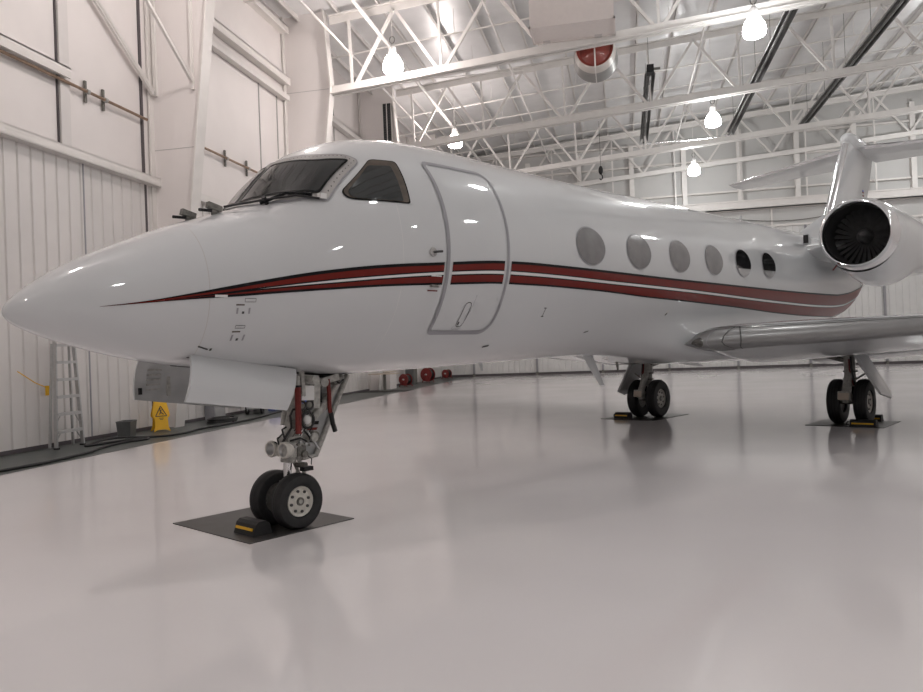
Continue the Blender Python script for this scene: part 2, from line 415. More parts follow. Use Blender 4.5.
LL=((-7.27,24.2,11.48,'bright round lamp over the cockpit, in front of the second truss'),
    (-7.48,34.6,11.68,'bright lamp above the jet roof near the passenger door'),
    (4.21,24.2,11.24,'bright lamp at the top of the picture, right of the red drum'),
    (4.16,34.6,11.48,'middle one of the three bright lamps left of the tail'),
    (4.11,43.4,11.30,'lowest and farthest of the three bright lamps left of the tail'),
    (16.5,43.4,11.7,'added unseen lamp at the far end of the right row, brightening the end wall'),  # lamp added out of view to brighten the far end
    (16.5,34.6,11.7,'bright lamp in the right row, one bay short of the end wall'),
    (16.5,24.2,11.6,'bright lamp in the right row, second from the end wall'),
    (-7.4,14.4,11.5,'bright lamp of the left row just in front of the nearest truss'),
    (4.2,14.4,11.4,'bright lamp of the middle row over the floor ahead of the jet'),
    (16.5,14.4,11.6,'bright lamp of the right row, third from the end wall'),
    (-7.4,4.6,11.5,'bright lamp of the left row beside the photographer'),
    (4.2,4.6,11.4,'bright lamp of the middle row beside the photographer'),
    (16.5,4.6,11.6,'bright lamp of the right row level with the photographer'),
    (-7.4,-5.2,11.5,'bright lamp of the left row nearest the rear wall'),
    (4.2,-5.2,11.4,'bright lamp of the middle row nearest the rear wall'),
    (16.5,-5.2,11.6,'bright lamp of the right row nearest the rear wall'))
for x,y,z,lb in LL: lamp(x,y,z,'lampwarm' if x<0 else 'lampcool',lb)

# ------------------------------------------------------------------ radiant tube heaters
def heater(x,y0,y1,z,label):
    t=empty('radiant_heater',(x,y0,z),0,label,'radiant heater','dark tube heaters under the roof')
    L=y1-y0
    g=MB()
    pts=[(-.22,-.08),(-.13,.10),(.13,.10),(.22,-.08)]
    vs=[];fs=[]
    for yy in (0,L):
        for a,b in pts: vs.append((a,yy,b))
        for a,b in reversed(pts): vs.append((a*.93,yy,b-.012))
    fs=[(i,(i+1)%8,8+(i+1)%8,8+i) for i in range(8)]+[tuple(range(7,-1,-1)),tuple(range(8,16))]
    g.add(vs,fs,M['heater']); g.obj('reflector',t)
    g=MB(); g.cyl((0,0,-.03),(0,L,-.03),.055,M['heater'],n=14); g.obj('burner_tube',t,50)
    g=MB(); g.bx((-.14,-.5,-.16),(.14,-.05,.16),M['dark']); g.cyl((.14,-.3,.02),(.4,-.3,.02),.05,M['geardk'],n=10); g.obj('burner_box',t)
    k=1.
    while k<L:
        g=MB(); g.cyl((0,k,.1),(0,k,zroof(x)-z-.1),.01,M['geardk'],n=5); g.obj('hanger_chain',t); k+=3.4
heater(6.0,20.,43.2,13.0,'long dark tube heater under the roof, left of the two at upper right')
heater(9.6,20.,43.0,13.0,'long dark tube heater under the roof, right of the two at upper right')
heater(1.45,32.2,42.9,13.0,'short dark tube heater hanging right of the red drum')
g=MB(); g.tube([(1.45,43.1,12.95),(1.45,43.5,12.95),(3.,43.55,12.97),(6.,43.6,13.0),(6.0,43.3,13.0)],.06,M['chrome'],10); tag(g.obj('heater_flue',None,60),'shiny flue pipe linking the short heater to the long one','pipe')

# ------------------------------------------------------------------ duct box and fan drum
t=empty('duct_box',(-1.27,24.65,11.97),0,'big plain white duct box hanging above the jet at the top edge','duct box')
g=MB(); g.bx((-1.33,-.65,0),(1.33,.65,2.75),M['boxwhite']); g.obj('housing',t)
g=MB(); g.bx((-1.36,-.68,-.03),(1.36,-.62,.03),M['boxwhite']); g.bx((-1.36,.62,-.03),(1.36,.68,.03),M['boxwhite']); g.bx((-1.36,-.68,-.03),(-1.30,.68,.03),M['boxwhite']); g.bx((1.30,-.68,-.03),(1.36,.68,.03),M['boxwhite']); g.obj('edge_flange',t)
for x in (-.9,.8):
    g=MB(); g.bx((x-.12,.5,-.08),(x+.12,.6,0),M['chrome']); g.obj('clip',t)
t=empty('ventilation_drum',(-.63,26.1,11.90),0,'round grey barrel with a red face under the truss beside the white box','ventilation fan')
ax=(0,1,0)
g=MB(); g.lathe([(.0,.625),(.02,.66),(.45,.715)],(0,0,0),ax,M['drumlite'],n=44); g.lathe([(.45,.715),(.9,.765),(1.2,.78),(1.2,.001)],(0,0,0),ax,M['drumgrey'],n=44); g.obj('barrel',t,40)
g=MB(); g.lathe([(.0,.625),(.05,.60),(.10,.52),(.02,.30),(-.02,.16),(-.03,.001)],(0,0,0),ax,M['drumred'],n=40); g.obj('front_dish',t,50,'dished red front')
g=MB(); g.bar((0,-.03,-.64),(0,-.03,.64),.05,.03,M['truss'],(0,1,0)); g.bar((0,-.02,-.64),(.0,1.15,-.80),.05,.03,M['truss'],(1,0,0)); g.obj('strap',t)
g=MB(); g.cyl((.0,.6,.6),(.0,.6,2.5),.03,M['truss'],n=8); g.obj('hanger_rod',t)

# small roof fittings
g=MB(); p=(.05,34.5,0)
g.cyl((0,0,.35),(0,0,2.4),.012,M['geardk'],n=6); g.ell((0,0,.22),(.10,.10,.2),M['dark'],12,8); g.tube([(0,0,.05),(.06,0,-.02),(.06,0,-.14),(0,0,-.2),(-.06,0,-.14)],.025,M['dark'],8)
o=tag(g.obj('hanging_hook',None,50),'small black hook hanging above the jet roof between two trusses','hook'); o.location=(-.75,33.6,9.2)
g=MB(); pts=[(XL+18.6+ (i/20.)*6.,YF-.2,8.95-.28*math.sin(PI*i/20)) for i in range(21)]
g.tube(pts,.025,M['geardk'],6); tag(g.obj('wall_cable',None,60),'thin dark cable sagging along the end wall below the beam','cable')
t=empty('wall_louver',(-10.62,33.5,11.66),0,'dark louvred grille on the third column behind the cockpit roof','vent')
g=MB(); g.bx((0,-.08,0),(.40,0,1.7),M['louver'])
for k in range(14): g.bx((0.01,-.10,.06+k*.115),(.39,-.07,.10+k*.115),M['mark'])
g.obj('louvre_slats',t)
g=MB()
for a_ in (-.03,.17,.39): g.bx((a_,-.11,-.03),(a_+.035,0,1.73),M['steel'])
g.obj('louvre_frame',t)

# ================================================================== JET
AZ=math.radians(59.914)
JET=empty('business_jet',(-3.3758,6.9613,0),AZ,'white twin-engine business jet with a red and black stripe, filling the picture','aeroplane')
def A(s,t,z): return (s,-t,z)     # s aft of nose gear, t to port, z up
TIP=-2.47
KS=np.array([-2.47,-2.41,-2.27,-1.97,-1.57,-1.17,-.77,-.47,-.17,.13,.43,.83,1.33,2.03,3.03,4.53,6.53,9.53,12.5,14,16,18,20,21.5])
ZTv=[2.117,2.225,2.345,2.535,2.725,2.895,3.035,3.15,3.475,3.735,3.885,4.01,4.07,4.095,4.085,4.085,4.125,4.18,4.24,4.26,4.15,4.0,3.88,3.78]
ZBv=[2.117,2.03,1.955,1.845,1.735,1.66,1.615,1.585,1.56,1.53,1.50,1.49,1.495,1.5,1.52,1.545,1.575,1.64,1.72,1.83,2.02,2.58,3.05,3.4]
ZMv=[2.117,2.12,2.14,2.17,2.22,2.28,2.34,2.4,2.47,2.54,2.62,2.7,2.78,2.8,2.82,2.85,2.88,2.93,2.97,3.0,3.1,3.3,3.5,3.6]
WWv=[0,.095,.2,.35,.5,.63,.75,.85,.95,1.05,1.14,1.23,1.29,1.3,1.3,1.3,1.3,1.3,1.3,1.29,1.21,.86,.5,.22]
def pchip(x,y):
    x=np.asarray(x,float);y=np.asarray(y,float);h=np.diff(x);d=np.diff(y)/h
    mm=np.zeros_like(y);mm[0]=d[0];mm[-1]=d[-1]
    for i in range(1,len(x)-1):
        if d[i-1]*d[i]>0:
            w1=2*h[i]+h[i-1];w2=h[i]+2*h[i-1];mm[i]=(w1+w2)/(w1/d[i-1]+w2/d[i])
    def f(q):
        q=min(max(q,x[0]),x[-1]);i=int(min(max(np.searchsorted(x,q)-1,0),len(x)-2))
        u=(q-x[i])/h[i]
        return float((2*u**3-3*u**2+1)*y[i]+(u**3-2*u**2+u)*h[i]*mm[i]+(-2*u**3+3*u**2)*y[i+1]+(u**3-u**2)*h[i]*mm[i+1])
    return f
Qf=lambda s:math.sqrt(max(s-TIP,0))
_kq=np.sqrt(np.maximum(KS-TIP,0))
_f=[pchip(_kq,v) for v in (ZTv,ZBv,ZMv,WWv)]
def fus(s): q=Qf(s); return [f(q) for f in _f]
def S_side(s,z,sg=1,d=0.):
    zt_,zb_,zm_,w_=fus(s); hu=(zt_-zm_) if z>zm_ else (zm_-zb_)
    r=max(-1,min(1,(z-zm_)/hu)); t=w_*math.sqrt(max(0,1-r*r))
    n=Vector((0,t/(w_*w_),(z-zm_)/(hu*hu))); n.normalize()
    e=.02; w2=fus(s+e)[3]; n.x=-(w2-w_)/e*n.y; n.normalize()
    return A(s+n.x*d, sg*(t+n.y*d), z+n.z*d)
def S_top(s,t,sg=1,d=0.):
    zt_,zb_,zm_,w_=fus(s); hu=zt_-zm_; r=max(-1,min(1,t/w_)); z=zm_+hu*math.sqrt(max(0,1-r*r))
    n=Vector((0,t/(w_*w_),(z-zm_)/(hu*hu))); n.normalize()
    e=.02; z2=fus(s+e)[0]; n.x=-(z2-zt_)/e*n.z; n.normalize()
    return A(s+n.x*d, sg*(t+n.y*d), z+n.z*d)

def rpoly(pts,r,n=5):
    out=[];k=len(pts)
    for i in range(k):
        p=Vector(pts[i]); a=Vector(pts[i-1]); b=Vector(pts[(i+1)%k])
        rr=r[i] if isinstance(r,(list,tuple)) else r
        da=(a-p); db=(b-p); ra=min(rr,da.length*.45); rb=min(rr,db.length*.45)
        if rr<=0: out.append(p); continue
        p0=p+da.normalized()*ra; p1=p+db.normalized()*rb
        for j in range(n+1):
            u=j/n; out.append(p0*(1-u)**2+p*2*u*(1-u)+p1*u*u)
    return out
def dens(pts,step,closed=True):
    out=[];k=len(pts)
    for i in range(k if closed else k-1):
        a=Vector(pts[i]);b=Vector(pts[(i+1)%k]);n=max(1,int(math.ceil((b-a).length/step)))
        for j in range(n): out.append(a.lerp(b,j/n))
    if not closed: out.append(Vector(pts[-1]))
    return out
def patch(mb,poly,mp,m,rings=6,mfun=None):
    c=sum((Vector(p) for p in poly),Vector((0,0)))/len(poly); k=len(poly)
    vs=[mp(*c)]; fs=[]
    for r in range(1,rings+1):
        for p in poly: vs.append(mp(*(c+(Vector(p)-c)*(r/rings))))
    for i in range(k): fs.append((0,1+i,1+(i+1)%k))
    for r in range(rings-1):
        for i in range(k):
            fs.append((1+r*k+i,1+(r+1)*k+i,1+(r+1)*k+(i+1)%k,1+r*k+(i+1)%k))
    mb.add(vs,fs,m)
def ribbon(mb,curve,mp,w,m,closed=True):
    k=len(curve); vs=[]
    for i,p in enumerate(curve):
        a=Vector(curve[i-1]) if (closed or i>0) else Vector(p); b=Vector(curve[(i+1)%k]) if (closed or i<k-1) else Vector(p)
        d=(b-a); d.normalize(); n=Vector((-d.y,d.x))
        vs.append(mp(*(Vector(p)+n*w/2))); vs.append(mp(*(Vector(p)-n*w/2)))
    fs=[(2*i,2*i+1,2*((i+1)%k)+1,2*((i+1)%k)) for i in range(k if closed else k-1)]
    mb.add(vs,fs,m)
def band(mb,s0,s1,zlo,zhi,sg,d,m,step=.06,nz=3):
    n=max(2,int((s1-s0)/step)); vs=[];fs=[]
    for i in range(n+1):
        s=s0+(s1-s0)*i/n; a,b=zlo(s),zhi(s)
        for j in range(nz+1): vs.append(S_side(s,a+(b-a)*j/nz,sg,d))
    for i in range(n):
        for j in range(nz):
            o=i*(nz+1)+j; fs.append((o,o+nz+1,o+nz+2,o+1))
    mb.add(vs,fs,m)

# stripe edges (measured along the hull)
zU=pchip([-1.90,-1.59,-1.32,-.87,-.7,-.2,.39,1.05,2.03,2.67,3.17,4.5,6.2,8.1,10.7,12.3,14.0,15.2,16.0,17.2,18.5],[2.143,2.185,2.236,2.330,2.364,2.454,2.527,2.578,2.650,2.664,2.664,2.656,2.643,2.637,2.631,2.636,2.655,2.745,2.86,3.05,3.28])
zL=pchip([-1.90,-1.59,-1.15,-.87,-.55,-.14,.41,1.12,2.05,2.73,3.88,5.45,6.39,8.44,11.06,13.1,15.0,16.2,18.5],[2.141,2.169,2.207,2.226,2.254,2.286,2.326,2.362,2.405,2.409,2.395,2.345,2.325,2.272,2.19,2.16,2.17,2.33,2.85])
zM=pchip([-1.90,-1.59,-1.19,-.65,-.145,.59,1.115,2.04,2.69,4.29,6.27,10.65,12.68,14.0,15.2,16.05,18.5],[2.142,2.177,2.225,2.298,2.357,2.43,2.472,2.526,2.531,2.512,2.486,2.40,2.378,2.39,2.45,2.59,3.05])
def stripes(mb,s0,s1,sg,d):
    q=lambda s:max(1e-4,zU(s)-zL(s))
    bt=lambda s:min(.030,.30*q(s)); bl=lambda s:min(.021,.22*q(s))
    wh=lambda s:min(.0155,.0105*min(1,max(0,(s+.72)/.7))+.003*max(0,s-.3)); bk=lambda s:.013*min(1,max(0,(s+1.5)/.8))
    E=.0005
    band(mb,s0,s1,lambda s:zU(s)-bt(s),zU,sg,d,M['black'],nz=1)
    band(mb,s0,s1,lambda s:min(zU(s)-bt(s),zM(s)+wh(s)+bk(s)),lambda s:zU(s)-bt(s),sg,d,M['red'])
    if s1>-1.4:
        a=max(s0,-1.45)
        band(mb,a,s1,lambda s:min(zU(s)-bt(s),zM(s)+wh(s)),lambda s:min(zU(s)-bt(s),zM(s)+wh(s)+bk(s)),sg,d,M['black'],nz=1)
        band(mb,a,s1,lambda s:max(zL(s)+bl(s),zM(s)-wh(s)-bk(s)),lambda s:max(zL(s)+bl(s),zM(s)-wh(s)),sg,d,M['black'],nz=1)
    if s1>-.7:
        a=max(s0,-.70)
        band(mb,a,s1,lambda s:zM(s)-wh(s),lambda s:zM(s)+wh(s),sg,d,M['white'],nz=1)
    band(mb,s0,s1,lambda s:zL(s)+bl(s),lambda s:max(zL(s)+bl(s)+1e-5,zM(s)-wh(s)-bk(s)),sg,d,M['red'])
    band(mb,s0,s1,zL,lambda s:zL(s)+bl(s),sg,d,M['black'],nz=1)

# fuselage skin; aft of the door the lower quadrants square off into the wing box
bzf=pchip([4.5,5.1,5.8,6.4,7.6,9.0,10.5,12.8,13.6,14.6],[1.544,1.51,1.455,1.405,1.335,1.305,1.29,1.34,1.50,1.87])
bsf=pchip([4.5,5.2,6.0,6.8,7.8,12.5,13.6,14.6],[0,.12,.42,.75,1,1,.6,0])
def belly(s,t,z,cs,sn,w,c,b):
    if s<=4.5 or s>=14.6 or sn>=0: return A(s,t,z)
    k=bsf(s); f=min(1,max(0,(2.14-z)/.42)); f=f*f*(3-2*f)
    e=2/(3.2+1.4*k); hb=c-bzf(s)
    t2=(w+.06+.24*k*k)*math.copysign(abs(cs)**e,cs); z2=c-hb*abs(sn)**e
    return A(s,t+(t2-t)*k*f,z+(z2-z)*f*max(k,.0))
fz=MB()
ss=[TIP+3*(i/60)**2 for i in range(61)]; ss+= [TIP+3+i*.15 for i in range(1,141) if TIP+3+i*.15<21.5]+[21.5]
NA=96; rings=[]
for s in ss[1:]:
    a,b,c,w=fus(s); r=[]
    for j in range(NA):
        th=2*PI*j/NA; cs,sn=math.cos(th),math.sin(th)
        r.append(belly(s,w*cs,c+(a-c)*sn if sn>0 else c+(c-b)*sn,cs,sn,w,c,b))
    rings.append(r)
fz.loft(rings,M['paint'],caps=False)
n0=len(fz.v); tipv=A(TIP,0,2.117)
fz.add([tipv]+rings[0],[(0,1+(j+1)%NA,1+j) for j in range(NA)],M['paint'])
fz.add(rings[-1],[tuple(range(NA))],M['geardk'])
for sg in (1,-1):
    stripes(fz,-1.90,1.11,sg,.004); stripes(fz,2.145,17.6,sg,.004)
# radome seam and skin joints
def ringseam(mb,s,wd,m,th0=-PI,th1=PI,d=.0015):
    vs=[];n=120;a,b,c,w=fus(s)
    for j in range(n+1):
        th=th0+(th1-th0)*j/n;cs,sn=math.cos(th),math.sin(th)
        for q in (-wd/2,wd/2):
            a,b,c,w=fus(s+q); vs.append(A(s+q,(w+d)*cs,c+(a-c+d)*sn if sn>0 else c+(c-b+d)*sn))
    mb.add(vs,[(2*i,2*i+2,2*i+3,2*i+1) for i in range(n)],m)
ringseam(fz,-1.11,.006,M['seam'])
for s in (.62,2.9,11.0,13.2): ringseam(fz,s,.004,M['white'],-PI*.95,PI*.95)
# service markings on the nose and belly
def rect(mb,s,z,ws,hz,m,sg=1,d=.003,rot=0):
    c,sn=math.cos(rot),math.sin(rot)
    pts=[(s+a*ws/2*c-b*hz/2*sn,z+a*ws/2*sn+b*hz/2*c) for a,b in ((-1,-1),(1,-1),(1,1),(-1,1))]
    patch(mb,pts,lambda x,y:S_side(x,y,sg,d),m,2)
for (s,z) in ((-.83,2.09),(-.82,1.865)):
    rect(fz,s,z,.02,.02,M['mark']); rect(fz,s-.05,z+.015,.016,.05,M['seal']); rect(fz,s+.05,z+.015,.016,.05,M['seal']); rect(fz,s-.03,z+.065,.07,.012,M['bezel'])
for s,z,ws,hz in ((-.83,1.972,.08,.022),(-.78,2.195,.09,.03)):
    ribbon(fz,dens([(s-ws/2,z-hz/2),(s+ws/2,z-hz/2),(s+ws/2,z+hz/2),(s-ws/2,z+hz/2)],.03),lambda x,y:S_side(x,y,1,.006),.005,M['mark'])
rect(fz,-1.02,2.228,.10,.02,M['white'],1,.007)
rect(fz,-1.0,1.785,.02,.02,M['mark']); rect(fz,-1.07,1.80,.10,.012,M['mark'],1,.003,-.3)
for s,z,ws,hz,r in ((2.98,2.12,.012,.10,0),(2.97,2.165,.05,.012,0),(2.98,2.07,.05,.012,0),(4.2,1.885,.09,.018,.2),(5.05,1.89,.08,.016,.2),(2.29,1.735,.10,.018,.15),(6.13,2.16,.09,.05,.5),(1.02,2.445,.13,.012,0)):
    rect(fz,s,z,ws,hz,M['mark'] if s<6 and s!=1.02 else M['white'],1,.005,r)
rect(fz,1.0,2.30,.13,.012,M['red'],1,.004); rect(fz,6.12,2.13,.05,.03,M['mark'],1,.006,.6)
# dark patch on the closed nose skin, painted as wheel bay shade
vs=[];fs=[]
for i in range(21):
    s=-1.15+i*.1
    a,b,c,w=fus(s)
    for q in (-1,0,1):
        t=(.30 if s<-.05 else .13)*q; vs.append(A(s,t,c-(c-b)*math.sqrt(1-(t/w)**2)-.006))
for i in range(20):
    for q in range(2): fs.append((i*3+q,i*3+q+1,(i+1)*3+q+1,(i+1)*3+q))
fz.add(vs,fs,M['dark'])
# tail cone exhaust
FUS=fz.obj('fuselage',JET,35)

# passenger door
dr=MB(); D0,D1,Z0,Z1=1.155,2.085,1.895,3.645
outl=rpoly([(D0,Z0),(D1,Z0),(D1,Z1),(D0,Z1)],[.05,.16,.16,.06],7)
patch(dr,dens(outl,.06),lambda s,z:S_side(s,z,1,.005),M['paint'],10)
ribbon(dr,dens(rpoly([(D0,Z0),(D1,Z0),(D1,Z1),(D0,Z1)],[.05,.16,.16,.06],7),.05),lambda s,z:S_side(s,z,1,.009),.043,M['seal'])
stripes(dr,1.215,2.025,1,.009)
DOOR=dr.obj('passenger_door',JET,35)
h=MB(); ribbon(h,dens(rpoly([(1.50,1.955),(1.60,1.955),(1.62,2.20),(1.52,2.20)],.05),.02),lambda s,z:S_side(s,z,1,.011),.007,M['mark'])
ribbon(h,dens(rpoly([(1.46,1.93),(1.59,1.93),(1.66,2.29)],.03),.02,False),lambda s,z:S_side(s,z,1,.011),.005,M['seal'],False)
rect(h,1.53,1.99,.02,.03,M['mark'],1,.012); h.obj('door_handle',DOOR,None,'recessed dark outlined handle')

# windshield panes
for sg in (1,-1):
    def mp(d): return lambda s,t:S_top(s,t,sg,d)
    w=MB()
    # (s,t) corners: bottom inner, bottom outer, top outer, top inner
    fo=[(-.56,.0),(-.42,.36),(-.27,.62),(-.0,.845),(.475,.765),(.41,.64),(.19,.45),(.06,.22),(.02,.0)]
    patch(w,dens(rpoly(fo,[0,.08,.08,.04,.09,.05,.1,.1,0]),.05),mp(.008),M['frame'],10)
    gl=[(-.43,.04),(-.345,.345),(-.225,.584),(-.035,.765),(.375,.705),(.10,.50),(-.01,.25),(-.05,.04)]
    patch(w,dens(rpoly(gl,[.02,.1,.1,.03,.03,.1,.1,.02]),.05),mp(.016),M['glass'],10)
    ribbon(w,dens(rpoly(gl,[.02,.1,.1,.03,.03,.1,.1,.02]),.04),mp(.018),.018,M['black'])
    ribbon(w,dens(rpoly(fo,[0,.08,.08,.04,.09,.05,.1,.1,0]),.05)[6:],mp(.010),.012,M['seal'],False)
    # rivets along the frame
    path=dens([(-.0,.812),(.42,.735),(.36,.62),(.15,.45),(.03,.24)],.045,False)
    for p in path: patch(w,[(p.x+.006*math.cos(a*PI/3),p.y+.006*math.sin(a*PI/3)) for a in range(6)],mp(.011),M['mark'],1)
    w.obj('windshield',JET,35)
    c=MB(); sw=[(.134,3.225),(.578,3.622),(.838,3.62),(.778,3.142),(.175,3.148)]
    def ms(d): return lambda s,z:S_side(s,z,sg,d)
    ctr=Vector((.5,3.37))
    rp=rpoly(sw,[.06,.05,.04,.03,.09])
    ins=lambda k:[ctr+(Vector(p)-ctr)*k for p in rp]
    patch(c,dens(ins(1),.05),ms(.006),M['black'],8)
    patch(c,dens(ins(.95),.05),ms(.010),M['bezel'],8)
    inn=rpoly([(.19,3.225),(.51,3.53),(.735,3.545),(.70,3.16),(.22,3.16)],[.05,.03,.03,.02,.07])
    patch(c,dens(inn,.05),ms(.015),M['glass'],8)
    c.obj('cockpit_window',JET,35)
    # wipers
    wp=MB()
    P=[S_top(-.06,.80,sg,.03),S_top(-.21,.66,sg,.05),S_top(-.40,.40,sg,.05),S_top(-.62,.10,sg,.04)]
    wp.tube(P,.011,M['hose'],8); 
    P2=[S_top(-.10,.745,sg,.035),S_top(-.25,.57,sg,.04),S_top(-.42,.40,sg,.035)]
    wp.tube(P2,.016,M['black'],8)
    wp.cyl(S_top(-.38,.43,sg,.0),S_top(-.38,.43,sg,.08),.022,M['hose'],n=10)
    q=S_top(-.03,.80,sg,.02); wp.box(q,(.07,.05,.05),M['white'])
    wp.obj('wiper',JET,40)
    pb=MB(); 
    q=Vector(S_top(-.73 if sg>0 else -.86,.12*sg if sg>0 else .10,sg,.06)); 
    pb.box(q,(.14,.05,.055),M['geardk'],ry(.25)); pb.box(q-Vector((0,0,.045)),(.05,.03,.08),M['geardk']); pb.cyl(q+Vector((-.15,0,-.04)),q+Vector((.0,0,-.035)),.014,M['dark'],n=10)
    pb.obj('pitot_probe',JET,40)

# cabin windows
for i,(s,z) in enumerate(((3.76,2.947),(4.974,2.965),(6.20,2.985),(7.407,3.006),(8.60,3.03),(9.80,3.06))):
    for sg in (1,-1):
        c=MB(); mp=lambda a,b:S_side(a,b,sg,.005); mp2=lambda a,b:S_side(a,b,sg,.009)
        el=[(s+.335*math.cos(a*PI/24),z+.25*math.sin(a*PI/24)) for a in range(48)]
        patch(c,el,mp,M['seal'],3)
        if i<4:
            patch(c,[(s+(p[0]-s)*.95,z+(p[1]-z)*.94) for p in el],mp2,M['shade'],6)
        else:
            cut=z-.10
            up=[(s+(p[0]-s)*.93,z+(p[1]-z)*.93) for p in el]
            patch(c,up,mp2,M['shadelow'],6)
            cl=[(a,max(b,cut+.02*(a-s))) for a,b in up]
            patch(c,cl,lambda a,b:S_side(a,b,sg,.013),M['dkwin'],6)
        c.obj('cabin_window',JET,35)

# probes and antennas on the hull
g=MB(); q=Vector(S_side(.96,2.674,1,0)); g.cyl(q,q+Vector((0,-.012,0)),.045,M['frame'],n=18); g.tube([q,q+Vector((.01,-.05,0)),q+Vector((.07,-.065,.005))],.012,M['mark'],8); g.obj('angle_of_attack_vane',JET,40)
g=MB(); q=Vector(S_side(1.02,2.345,1,.005)); g.box(q,(.13,.03,.025),M['frame']); g.cyl(q+Vector((.02,-.02,0)),q+Vector((-.09,-.035,0)),.012,M['geardk'],n=10); g.obj('static_probe',JET,40)
def blade(name,s,z,h,c,sw,th,m):
    g=MB(); rr=[]
    for k in (0,1):
        cc=c*(1-.5*k); s0=s+sw*k; zz=z+h*k
        rr.append([A(s0+cc*a,th*b*(1-.5*k),zz) for a,b in ((0,0),(.25,1),(.6,.8),(1,0),(.6,-.8),(.25,-1))])
    g.loft(rr,m); return g.obj(name,JET,40)
blade('belly_antenna',5.42,1.56,-.50,.30,.48,.018,M['paint'])
blade('drain_mast',6.4,1.42,-.16,.10,.05,.012,M['geardk'])
blade('drain_mast',3.0,1.54,-.12,.08,.05,.012,M['paint'])
blade('roof_antenna',11.6,4.12,.28,.22,.22,.015,M['paint'])
blade('roof_antenna',5.6,4.09,.06,.16,.05,.02,M['redpnt'])

